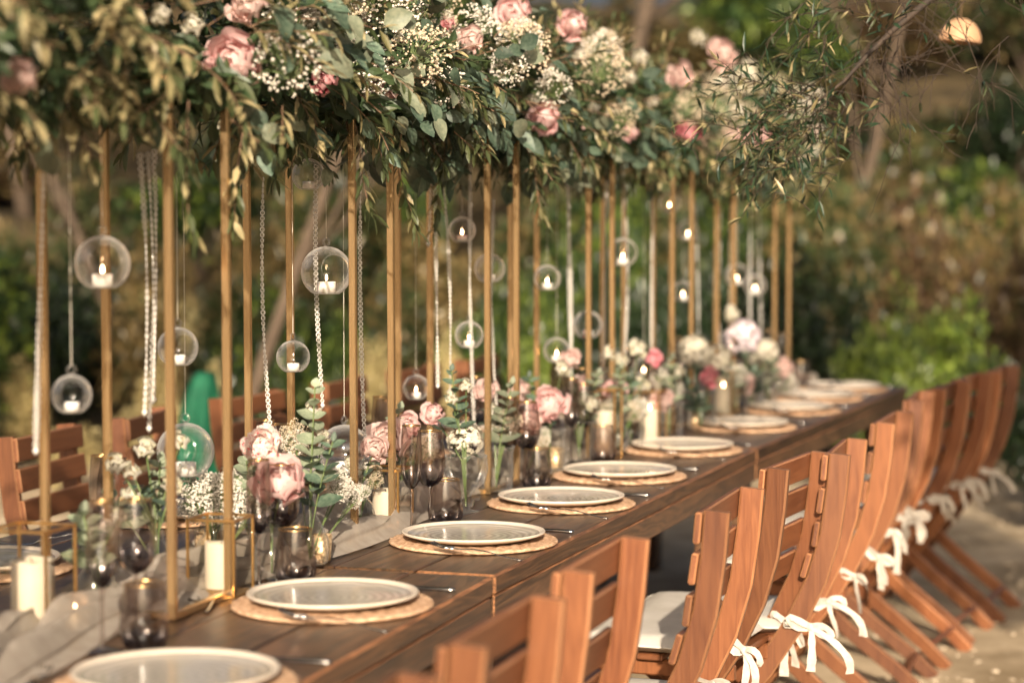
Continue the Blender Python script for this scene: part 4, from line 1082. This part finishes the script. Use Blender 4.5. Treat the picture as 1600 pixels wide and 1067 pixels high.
cut_flower('white_rose', b, (488,640), 32, 'white', 'upper white rose among the tall eucalyptus', 'rose', 'white roses', 9, .75, .02)
cut_flower('white_rose', b, (505,682), 32, 'white', 'lower white rose among the tall eucalyptus', 'rose', 'white roses', 9, .6, .02)
breath_bunch(b, (462,690), 78, 'dried cream baby\'s breath behind the streaked peony', 6, .12, BB)
breath_bunch(b, (525,760), 70, 'baby\'s breath bunch right of the conical bottle', 6, .10, BBS)
breath_bunch(b, (560,775), 56, 'baby\'s breath bunch behind the second stand front post', 5, .18, BBS)
b2, _ = vase(425,905,'round','round vase holding the two near peonies')
cut_flower('peony', b2, (437,750), 84, 'pink', 'large pink peony behind the second place wine glass', 'peony', 'peonies on the table', 28, .25, -.02, Vector((-.1,-.7,.6)))
cut_flower('peony', b2, (408,697), 66, 'streak', 'white peony with red streaks below a bead strand', 'peony', 'peonies on the table', 22, .2, .10, Vector((-.2,-.75,.55)))
b, _ = vase(598,815,'round','round vase holding the pale peony by the second stand')
cut_flower('peony', b, (604,684), 70, 'blush', 'pale pink peony left of the champagne flute', 'peony', 'peonies on the table', 26, .1, .05, Vector((-.3,-.7,.55)))
b, _ = vase(728,800,'goblet','footed glass vase of white hydrangea')
hydrangea(b, (727,688), 58, 'white hydrangea head in the footed glass vase', M_hyd, .05)
euc_stem(b, (705,580), 'eucalyptus stem above the white hydrangea', .05, 7, EUC, .042, .55)
cut_flower('white_rose', b, (727,603), 26, 'white', 'white rose right of the eucalyptus above the hydrangea', 'rose', 'white roses', 9, .6, .05)
cut_flower('white_rose', b, (705,622), 26, 'white', 'white rose left of the eucalyptus above the hydrangea', 'rose', 'white roses', 9, .6, .03)
cut_flower('peony', b, (676,645), 40, 'pink', 'pink peony with red heart above the tumbler', 'peony', 'peonies on the table', 18, .35, .08)
b, _ = vase(858,738,'jar','glass jar of the pink peony by the third stand')
cut_flower('peony', b, (856,630), 58, 'pink', 'full pink peony right of the third stand', 'peony', 'peonies on the table', 24, .2, .0, Vector((-.15,-.8,.5)))
cut_flower('peony', b, (812,612), 40, 'blush', 'blush peony behind the third stand back post', 'peony', 'peonies on the table', 18, .3, .25)
cut_flower('white_rose', b, (880,575), 30, 'white', 'white rose above the full pink peony', 'rose', 'white roses', 10, .5, .15)
euc_stem(b, (826,590), 'dark eucalyptus stem left of the full pink peony', .1, 6, EUC, .045, .4)
b, _ = vase(930,712,'round','round vase by the fourth place glasses')
cut_flower('peony', b, (912,600), 38, 'blush', 'blush peony above the fourth place glasses', 'peony', 'peonies on the table', 18, .3, .05)
breath_bunch(b, (950,640), 60, 'brownish baby\'s breath above the tall pillar candle', 5, .1, BB)
b, _ = vase(985,700,'jar','glass jar of mixed white flowers near the fourth stand')
for k, (hx,hy,sz) in enumerate(((952,552,26),(972,562,26),(998,545,36),(945,585,22),(1005,600,30))):
    cut_flower('white_rose', b, (hx,hy), sz, 'white', 'white rose, %s of the fourth stand bunch' % ORD[k], 'rose', 'white roses', 9, .5, .05*k-.05)
euc_stem(b, (985,590), 'green stem among the fourth stand white roses', .0, 7, EUC, .05, .3)
cut_flower('peony', b, (1022,560), 30, 'deep', 'small deep pink peony near the fifth stand', 'peony', 'peonies on the table', 14, .4, .2)
b, _ = vase(1095,672,'jar','glass jar of the far white hydrangeas', 1.1)
hydrangea(b, (1085,550), 52, 'left white hydrangea of the far pair', M_hyd, .1)
hydrangea(b, (1120,562), 46, 'right white hydrangea of the far pair', M_hyd, .0)
cut_flower('peony', b, (1108,590), 34, 'deep', 'deep pink peony below the far white hydrangeas', 'peony', 'peonies on the table', 14, .3, -.05)
euc_stem(b, (1075,600), 'dark leaf stem under the far white hydrangeas', -.05, 7, EUC, .055, .3)
b, _ = vase(1172,640,'jar','glass jar of lilac hydrangea at the far end', 1.1)
hydrangea(b, (1160,528), 56, 'lilac hydrangea at the far end', M_hydl, .05)
hydrangea(b, (1198,548), 36, 'small white hydrangea at the far end', M_hyd, .1)
cut_flower('white_rose', b, (1143,490), 28, 'white', 'highest white rose at the far end', 'rose', 'white roses', 10, .4, .0)
euc_stem(b, (1178,580), 'dark leaf stem under the lilac hydrangea', -.05, 7, EUC, .06, .3)
b, _ = vase(1215,622,'round','last round vase at the far table end')
cut_flower('peony', b, (1222,575), 34, 'blush', 'blush peony at the far table end', 'peony', 'peonies on the table', 16, .3, .0)
breath_bunch(b, (1232,595), 44, 'baby\'s breath at the far table end', 4, .05, BBS)

FILL = [(560,835,'round',[('peony',585,700,44,'blush'),('bb',575,745,50),('white_rose',548,722,28,'white')],'second stand inner'),
        (590,808,'round',[('bb',660,700,56),('peony',636,665,46,'pink'),('euc',625,640)],'behind the champagne flute'),
        (775,770,'jar',[('white_rose',770,640,30,'white'),('bb',790,660,60),('peony',760,610,40,'blush'),('euc',800,600)],'beside the third stand'),
        (822,745,'round',[('peony',828,660,44,'blush'),('bb',845,690,50),('white_rose',805,655,26,'white')],'inside the third stand'),
        (905,722,'jar',[('bb',900,640,60),('white_rose',925,630,28,'white'),('peony',890,560,36,'blush'),('euc',935,585)],'before the fourth stand'),
        (965,708,'round',[('peony',962,610,40,'pink'),('bb',990,640,56),('euc',970,575)],'inside the fourth stand'),
        (1045,688,'jar',[('bb',1040,600,60),('white_rose',1060,580,30,'white'),('peony',1035,625,36,'blush'),('euc',1050,560)],'beside the fifth stand'),
        (1150,648,'jar',[('bb',1140,590,60),('white_rose',1128,610,28,'white'),('peony',1165,600,34,'blush'),('euc',1135,560)],'beside the sixth stand'),
        (1200,630,'round',[('bb',1195,585,50),('white_rose',1180,560,26,'white'),('euc',1210,560)],'beside the seventh stand'),
        (150,960,'round',[('bb',160,830,60),('euc',130,800),('white_rose',185,805,34,'white')],'beside the nearest lantern'),
        (395,870,'round',[('euc',385,720),('bb',370,760,60),('white_rose',352,742,30,'white')],'left of the two near peonies')]
for (vx,vy,vk,fl,where) in FILL:
    b, _ = vase(vx, vy, vk, 'clear glass vase of mixed small flowers ' + where)
    for f_ in fl:
        if f_[0] == 'bb': breath_bunch(b, f_[1:3], f_[3], 'cream baby\'s breath cloud ' + where, 7, .05, BB)
        elif f_[0] == 'euc': euc_stem(b, f_[1:3], 'pale eucalyptus sprig ' + where, .03, 7, EUCP if vx < 700 else EUCM, .045, .4)
        else: cut_flower(f_[0], b, f_[1:3], f_[3], f_[4], {'white':'ivory','blush':'blush','pink':'pink'}[f_[4]] + (' rose ' if f_[0] != 'peony' else ' peony ') + where, 'rose' if f_[0] != 'peony' else 'peony', 'white roses' if f_[0] != 'peony' else 'peonies on the table', 20 if f_[0] == 'peony' else 10, .35 if f_[0] == 'peony' else .6, rnd.uniform(-.05,.08))

# ------------------------------------------------------------------ the olive tree on the right and its hanging branch
def crown_mesh(name, seed, rad, n, mats, wts, leaf=(.05,.09), wide=.45, lumps=9, low=-.5):
    r = random.Random(seed); mb = MB(); cs = []
    for k in range(lumps):
        d = Vector((r.gauss(0,1), r.gauss(0,1), r.gauss(0,1))).normalized()*r.random()**.5; d.z = max(low, d.z); cs.append((Vector((d.x*rad[0]*.72, d.y*rad[1]*.72, d.z*rad[2]*.72)), r.uniform(.28,.5)))
    for k in range(n):
        c, q = cs[r.randrange(lumps)]; d = Vector((r.gauss(0,1), r.gauss(0,1), r.gauss(0,1))).normalized()
        p = c + Vector((d.x*rad[0], d.y*rad[1], d.z*rad[2]))*q*r.random()**.35
        L = r.uniform(*leaf); mb.blade(p, d + Vector((r.gauss(0,.7), r.gauss(0,.7), r.gauss(-.1,.7))), Vector((r.gauss(0,.6), r.gauss(0,.6), 1)), L, L*wide, r.choices(range(len(mats)), wts)[0])
    return mb.mesh(name, mats)
B_dark = leafmat('shade_dark_leaf', (.008,.017,.007), (.022,.038,.015), .2, .38, spec=.5)  # albedo lowered to paint in the shade of surrounding trees
B_olive = leafmat('olive_shrub_leaf', (.036,.044,.016), (.09,.094,.038), .3, .38, spec=.5)
B_gold = leafmat('dry_golden_leaf', (.12,.085,.032), (.25,.18,.075), .3, .38, spec=.5)
B_bright = leafmat('fresh_green_leaf', (.13,.20,.028), (.27,.34,.065), .4, .38, spec=.5)
B_brown = leafmat('brown_dry_leaf', (.075,.045,.024), (.16,.10,.056), .3, .38, spec=.5)
B_green = leafmat('mid_green_leaf', (.016,.036,.011), (.050,.084,.027), .3, .38, spec=.5)
B_straw = leafmat('sunlit_straw_leaf', (.42,.35,.15), (.60,.51,.27), .4, .5)
B_bark = noisy('grey_brown_bark', (.045,.03,.019), (.11,.078,.052), 14, .9, stretch=(1,1,.3), bump=.5)
B_barkp = noisy('pale_bark', (.26,.19,.125), (.42,.32,.22), 10, .9, stretch=(1,1,.3), bump=.5)  # lighter bark tone
B_twigd = noisy('dark_twig_bark', (.018,.012,.008), (.05,.032,.02), 60, .8)
L_brn = leafmat('dark_branch_leaf', (.018,.04,.02), (.04,.075,.035), .2, .4)
def make_olive():
    base = Vector((3.3,5.7,0)); t = thing('olive_tree', 'olive tree at the right whose thin leafy branch hangs into view', 'tree', base)
    r = random.Random(42)
    mb = MB(); mb.tube([(0,0,-.05),(.05,-.02,.6),(-.05,.03,1.3),(.03,0,2.0),(-.08,-.05,2.7)], [.20,.16,.14,.12,.09], 12); mb.build('trunk', B_bark, t, True)
    lim = [Vector((3.25,5.68,2.25)), Vector((2.5,5.45,2.50)), Vector((1.8,5.2,2.38)), D(1560,-60,5.05), D(1450,2,5.0), D(1395,48,4.97), D(1352,90,4.95), D(1318,128,4.93), D(1262,170,4.92)]
    mb = MB(); mb.tube([p-base for p in lim], [.05,.04,.028,.012,.0085,.007,.006,.004,.002], 7); 
    for k in range(5):
        a_ = k*1.3+.4; mb.tube([(-.05,0,2.3+.08*k), (cos(a_)*.7,sin(a_)*.7,3.0), (cos(a_)*1.4,sin(a_)*1.4,3.5)], [.06,.04,.015], 7)
    mb.build('limb', B_twigd, t, True)
    tw = MB(); lf = MB()
    def twig(p, d, L, leaves, lmin=.028, lmax=.05, droop=.05):
        p = p.copy(); d = d.normalized(); n = max(4, int(L/.022)); pts = [p.copy()]
        for k in range(n):
            d = (d+Vector((r.uniform(-.22,.22), r.uniform(-.22,.22), r.uniform(-.22,.18)-droop))).normalized(); p = p+d*L/n; pts.append(p.copy())
            if leaves and r.random() < leaves:
                for sg in (-1,1):
                    sd = d.orthogonal().normalized(); sd.rotate(Matrix.Rotation(r.uniform(0,6),3,d)); lf.leaf(p, d*.7+sd*sg*.8, Vector((r.uniform(-1,1),r.uniform(-1,1),1)), r.uniform(lmin,lmax), r.uniform(.005,.0085), r.choices((0,1,2),(.55,.2,.25))[0])
            elif r.random() < .16 and L > .1: 
                twig_small.append((p.copy(), d.copy()))
        tw.tube(pts, [.0012*(1-.6*k/len(pts)) for k in range(len(pts))], 4, 0, False)
    twig_small = []
    def on(s):                                             # along the visible limb
        q = lim[3:]; f = s*(len(q)-1); k = min(len(q)-2, int(f)); return q[k].lerp(q[k+1], f-k)
    for k in range(36):                                    # bare twigs on the right
        s = r.uniform(0,.75); twig(on(s)-base, Vector((r.uniform(-.6,1.0), r.uniform(-.5,.5), r.uniform(-1,.25))), r.uniform(.10,.30), .04)
    for (px,py) in [(r.uniform(1390,1620), r.uniform(-20,150)) for _ in range(22)]:
        twig(D(px,py,r.uniform(4.85,5.2))-base, Vector((r.uniform(-1,.6), r.uniform(-.4,.4), r.uniform(-1,0))), r.uniform(.12,.32), .03, droop=.02)
    for (px,py) in [(r.gauss(1255,52), r.gauss(175,55)) for _ in range(95)] + [(r.uniform(1250,1400), r.uniform(-10,70)) for _ in range(26)] + [(r.gauss(1230,38), r.gauss(215,28)) for _ in range(22)]:
        q = D(px, py, r.uniform(4.8,5.1)); twig(q-base, Vector((r.uniform(-1,.3), r.uniform(-.4,.4), r.uniform(-.8,.5))), r.uniform(.07,.16), .85)
    for (p,d) in twig_small[:90]: twig(p, d+Vector((r.uniform(-.8,.8), r.uniform(-.8,.8), r.uniform(-.8,.3))), r.uniform(.04,.09), .10)
    stuff(tw.build('twigs', B_twigd, t)); stuff(lf.build('leaves', [L_brn, L_olive2, L_olive], t))
    me = crown_mesh('crown', 5, (2.1,2.1,1.25), 7500, [L_olive, L_olive2], (.7,.3), (.07,.12), .3, 22, -.3)
    o = put('crown', me, t, (.3,.2,3.75)); stuff(o)
make_olive()

def make_shade_tree():  # out-of-view tree, crown lumps placed to shade far chairs and dark bush
    base = Vector((3.4,1.6,0)); t = thing('olive_tree', 'unseen olive tree right of the camera, crown shaped to shade the far chairs', 'tree', base)
    mb = MB(); mb.tube([(0,0,-.05),(-.05,.05,.8),(.05,0,1.6),(-.1,.05,2.4)], [.18,.15,.13,.10], 10); mb.build('trunk', B_bark, t, True)
    mb = MB(); r = random.Random(9); leafs = MB()
    for (c, rad, n) in (((1.78,2.0,2.78),(.46,.9,.56),3200),((1.30,2.0,2.5),(.22,.6,.35),170),((1.62,2.1,4.65),(.38,.8,.9),3600),((2.5,2.2,2.1),(.6,.7,.45),70),((2.9,1.8,3.6),(.9,.9,.8),500),((2.2,.8,2.3),(.5,.5,.4),60),((2.35,1.2,3.9),(.5,.6,.5),300)):
        c = Vector(c)-base; mb.tube([(-.1,.05,2.35), Vector((-.1,.05,2.35)).lerp(c,.5)+Vector((0,0,.15)), c], [.05,.035,.012], 6)
        for k in range(n):
            d = Vector((r.gauss(0,1), r.gauss(0,1), r.gauss(0,1))).normalized(); q = r.random()**.4; p = c+Vector((d.x*rad[0],d.y*rad[1],d.z*rad[2]))*q
            L = r.uniform(.07,.13); leafs.blade(p, d+Vector((r.gauss(0,.7),r.gauss(0,.7),r.gauss(-.2,.7))), Vector((r.gauss(0,.6),r.gauss(0,.6),1)), L, L*.35, r.choice((0,0,1)))
    mb.build('limbs', B_bark, t, True); stuff(leafs.build('crown', [L_olive, L_olive2], t))
make_shade_tree()
def make_left_shade_tree():  # out-of-view tree added to throw broken shade on the left slope
    base = Vector((-3.2,.3,0)); t = thing('olive_tree', 'unseen tall olive tree added left of the camera to dapple the slope behind', 'tree', base)
    mb = MB(); mb.tube([(0,0,-.05),(.1,.05,1.4),(-.05,0,2.8),(.1,.05,4.2)], [.24,.20,.16,.11], 10); mb.build('trunk', B_bark, t, True)
    mb = MB(); r = random.Random(19); leafs = MB()
    for (c, rad, n) in (((-2.6,1.0,5.3),(.55,.8,.6),900),((-1.75,1.0,6.4),(.5,.8,.7),900),((-3.6,.8,6.2),(.8,.8,.7),900),((-2.5,1,7.5),(.7,.8,.6),800),((-1.2,1.2,7.6),(.45,.7,.5),500),((-.4,1.1,8.6),(.6,.7,.5),500),((-1.8,.7,8.8),(.8,.7,.5),600)):
        c = Vector(c)-base; mb.tube([(.1,.05,4.1), Vector((.1,.05,4.1)).lerp(c,.5)+Vector((0,0,.2)), c], [.06,.04,.012], 6)
        for k in range(n):
            d = Vector((r.gauss(0,1), r.gauss(0,1), r.gauss(0,1))).normalized(); q = r.random()**.4; p = c+Vector((d.x*rad[0],d.y*rad[1],d.z*rad[2]))*q
            L = r.uniform(.09,.16); leafs.blade(p, d+Vector((r.gauss(0,.7),r.gauss(0,.7),r.gauss(-.2,.7))), Vector((r.gauss(0,.6),r.gauss(0,.6),1)), L, L*.35, r.choice((0,0,1)))
    mb.build('limbs', B_bark, t, True); stuff(leafs.build('crown', [L_olive, L_olive2], t))
make_left_shade_tree()
def make_dome():
    p = D(1499,66,6.1); t = thing('hanging_lampshade', 'small pale orange dome shade hanging among the olive twigs', 'lampshade', p)
    m = noisy('pale_orange_rattan', (.36,.20,.11), (.48,.30,.17), 30, .7, stretch=(1,1,4), bump=.4); R_ = .060
    mb = MB(); mb.lathe([(R_*cos(a_), R_*1.1*sin(a_)) for a_ in [k*pi/2/8*.97 for k in range(9)]] + [(R_*.9*cos(a_), R_*1.02*sin(a_)) for a_ in [(8-k)*pi/2/8*.97 for k in range(9)]], 26); o = mb.build('shade', m, t, True); o.rotation_euler = (0,.10,0)
    mb = MB(); mb.tube([(R_*.02,0,R_*1.05),(R_*.05,0,R_*1.3),(.02,0,.5),(.03,0,1.2)], .0015, 5); mb.build('cord', L_twig, t)
make_dome()

# ------------------------------------------------------------------ shrubs and trees behind
SHR = {}
def shrub_mesh(kind, v):
    if (kind, v) not in SHR:
        mats, w = {'dark': ([B_dark, B_green], (.85,.15)), 'olive': ([B_olive, B_gold, B_green], (.55,.2,.25)), 'golden': ([B_gold, B_olive], (.75,.25)), 'bright': ([B_bright, B_green], (.7,.3)),
                   'straw': ([B_straw, B_gold], (.8,.2)), 'brown': ([B_brown, B_olive, B_gold], (.6,.2,.2)), 'green': ([B_green, B_bright], (.75,.25))}[kind]
        cr = crown_mesh('foliage', hash_(kind)+v, (1,1,1), 2600, mats, w, (.09,.17), .5, 12, -.4)
        st = MB(); r = random.Random(v)
        for k in range(5): a_ = k*1.25; st.tube([(0.03*cos(a_),.03*sin(a_),-1.0),(cos(a_)*.25,sin(a_)*.25,-.45),(cos(a_)*.5,sin(a_)*.5,.1)], [.03,.02,.008], 5)
        SHR[(kind,v)] = (cr, st.mesh('stems', [B_bark]))
    return SHR[(kind,v)]
def hash_(s): return sum(ord(c)*(i+1) for i, c in enumerate(s)) % 1000
STRAW = [(110,668,11.2,120,'straw'),(205,640,11.8,110,'straw'),(30,560,12.5,90,'straw'),(310,470,15.5,80,'straw'),(395,500,15,90,'straw'),(250,560,13.2,90,'straw'),(580,530,14,90,'straw'),(330,570,13,70,'straw'),(700,520,13.6,60,'straw'),(450,470,16,70,'straw')]  # pale clumps for sunlit dry grass and bright spots, sunlight in their colour
COLN = {'straw':'sunlit-pale straw','dark':'dark green','olive':'olive green','golden':'dry golden','bright':'bright yellow-green','brown':'brownish dry','green':'mid green'}
shrubs = []
def shrub(px, pyt, y, wpx, kind, where=None, h=None):
    """px, pyt: picture column and top row; y: distance; wpx: width in picture pixels"""
    top = D(px, pyt, y); g = hill(top.x, y); hh = max(.35, top.z-g); w = wpx/2*y/FPX
    shrubs.append((px, pyt, y, w, hh, g, top.x, kind, where))
BG = [ # left slope
 (-60,330,12.5,300,'green'),(60,420,13.5,210,'dark'),(150,300,16,240,'olive'),(235,430,14.2,180,'golden'),(300,250,18,260,'green'),(360,440,14.5,170,'olive'),
 (430,330,17,220,'golden'),(500,450,14.5,170,'green'),(560,280,19,260,'olive'),(610,430,15,170,'olive'),(690,350,17,200,'golden'),(740,470,14,150,'green'),
 (20,200,20,240,'golden'),(120,140,23,260,'olive'),(260,120,25,260,'green'),(420,130,26,260,'olive'),(580,140,26,240,'golden'),(720,180,24,240,'olive'),
 # centre
 (795,380,14.5,120,'green'),(846,490,13.2,95,'bright'),(885,330,14.8,140,'green'),(940,380,14.2,120,'dark'),(965,300,16.5,160,'green'),(1010,420,13.5,110,'dark'),(1050,330,17,150,'olive'),
 (1100,380,14,130,'dark'),(830,180,22,220,'olive'),(930,130,24,220,'golden'),(1040,140,25,220,'olive'),(880,60,30,200,'brown'),(1120,90,30,180,'olive'),(1180,200,22,200,'olive'),
 # right
 (1180,400,12.6,190,'dark'),(1262,400,12.0,190,'dark'),(1330,450,12.8,140,'dark'),(1260,250,18,220,'olive'),(1350,330,16,150,'olive'),(1335,500,11.4,110,'bright'),(1400,455,12.0,140,'bright'),
 (1480,440,12.2,150,'bright'),(1545,520,11.6,130,'green'),(1620,560,10.8,140,'dark'),(1450,300,15.5,180,'brown'),(1540,290,16,200,'golden'),(1610,330,14.5,170,'brown'),(1400,200,20,220,'olive'),
 (1500,170,22,240,'olive'),(1590,120,21,230,'dark'),(1640,640,9.8,120,'dark'),(1330,110,26,180,'golden'),(1250,60,28,200,'brown'),(1450,60,30,200,'olive'),(1570,20,28,240,'dark')]
for b_ in BG+STRAW: shrub(*b_)
rs = random.Random(77)
for row, (yy, n, tops) in enumerate(((15.2,15,(330,470)),(18.5,15,(200,340)),(22.5,15,(70,220)),(27.5,15,(-60,110)))):
    for k in range(n):
        px = -80+1760*(k+rs.uniform(.1,.9))/n
        if row == 0 and 1150 < px < 1600: continue
        right = px > 1180; tops = tops if row < 3 else (-120,40)
        kd = rs.choices(['olive','dark','green','golden','brown'], [.36,.22,.22,.14,.06] if not right else [.40,.34,.14,.06,.06])[0]
        if row == 0 and 750 < px < 1100: kd = rs.choice(['green','dark','green'])
        shrub(px, rs.uniform(*tops), yy+rs.uniform(-1,1), rs.uniform(150,290), kd)
cnt = {}
for q, s in enumerate(sorted(shrubs)):
    px, pyt, y, w, hh, g, x, kind, where = s
    k = cnt.get(kind, 0); cnt[kind] = k+1
    t = thing('shrub', '%s shrub on the blurred slope, %s of its colour from the left' % (COLN[kind], ordn(k)), 'shrub', (x,y,g), rnd.uniform(0,6), 'shrubs on the slope behind')
    cr, st = shrub_mesh(kind, q % 2)
    M = Matrix.Translation((0,0,hh*.5)) @ Matrix.Diagonal((w,w,hh*.58,1))
    stuff(put('foliage', cr, t, M=M)); put('stems', st, t, M=M)
TRK = [(40,19,.08,-.9,'dark'),(345,13.2,.05,1.3,'dark'),(215,14.5,.045,-1.0,'dark'),(420,21,.09,.9,'dark'),(590,20,.09,-.5,'dark'),(975,25,.12,.5,'dark'),(1300,19,.07,.7,'dark')]
CRB = [crown_mesh('crown', 60+k, (1,1,.75), 2400, [B_olive, B_gold, B_dark], ((.55,.2,.25),(.3,.5,.2))[k], (.08,.14), .45, 14, -.35) for k in range(2)]
for k, (px,y,r0,lean,bk) in enumerate(TRK):
    x = (px-800)/FPX*y; g = hill(x,y); H = 3.4 + (k % 3)*.5
    t = thing('slope_tree', '%s leaning tree trunk on the slope, %s from the left' % ('pale sunlit' if bk == 'pale' else 'thin brown', ORD[sorted(q[0] for q in TRK).index(px)]), 'tree', (x,y,g), 0, 'trees on the slope behind')
    r = random.Random(k+5); mb = MB(); pts = [Vector((lean*(s**1.2)*H*.35 + .06*sin(s*5+k), .05*cos(s*4), s*H-.05)) for s in (0,.15,.3,.45,.6,.8,1)]
    mb.tube(pts, [r0,r0*.85,r0*.75,r0*.65,r0*.55,r0*.4,r0*.2], 8); mb.build('trunk', B_barkp if bk == 'pale' else B_bark, t, True)
    mb = MB()
    for q in range(5):
        p = pts[2+q % 4]; d = Vector((r.uniform(-1,1), r.uniform(-.4,.4), r.uniform(.3,.9))); mb.tube([p, p+d*.5, p+d*1.1+Vector((0,0,.2))], [r0*.45,r0*.3,r0*.1], 6)
    mb.build('limbs', B_bark, t, True)
    stuff(put('crown', CRB[k % 2], t, M=Matrix.Translation(pts[-1]+Vector((0,0,.3))) @ Matrix.Diagonal((1.5,1.4,1.3,1))))
# emerald green cloth behind the left chairs
def make_cloth():
    p = D(303,640,9.0); g = hill(p.x,p.y); m = noisy('emerald_cloth', (.004,.05,.026), (.009,.095,.048), 8, .7, spec=.2)
    mb = MB(); n = 40; top = CAM_H-(582-350)/FPX*9.0-g
    for j in range(13):
        f = j/12
        for k in range(n):
            b = 2*pi*k/n; rr = .035+.09*f**.75 + .035*f*sin(b*5+f*2)+.02*f*sin(b*9+1); mb.v.append(Vector((rr*cos(b)+.05*(1-f)**2, rr*sin(b), top*(1-f**1.4)+.012*sin(b*3)*f)))
    for j in range(12):
        for k in range(n): k2 = (k+1) % n; mb.f.append((j*n+k,(j+1)*n+k,(j+1)*n+k2,j*n+k2)); mb.m.append(0)
    mb.f.append(tuple(range(n))); mb.m.append(0)
    o = mb.build('garden_cloth', m, None, True, (p.x,p.y,g+.002)); tag(o, 'emerald green cloth draped in a cone behind the left chairs', 'cloth')
make_cloth()
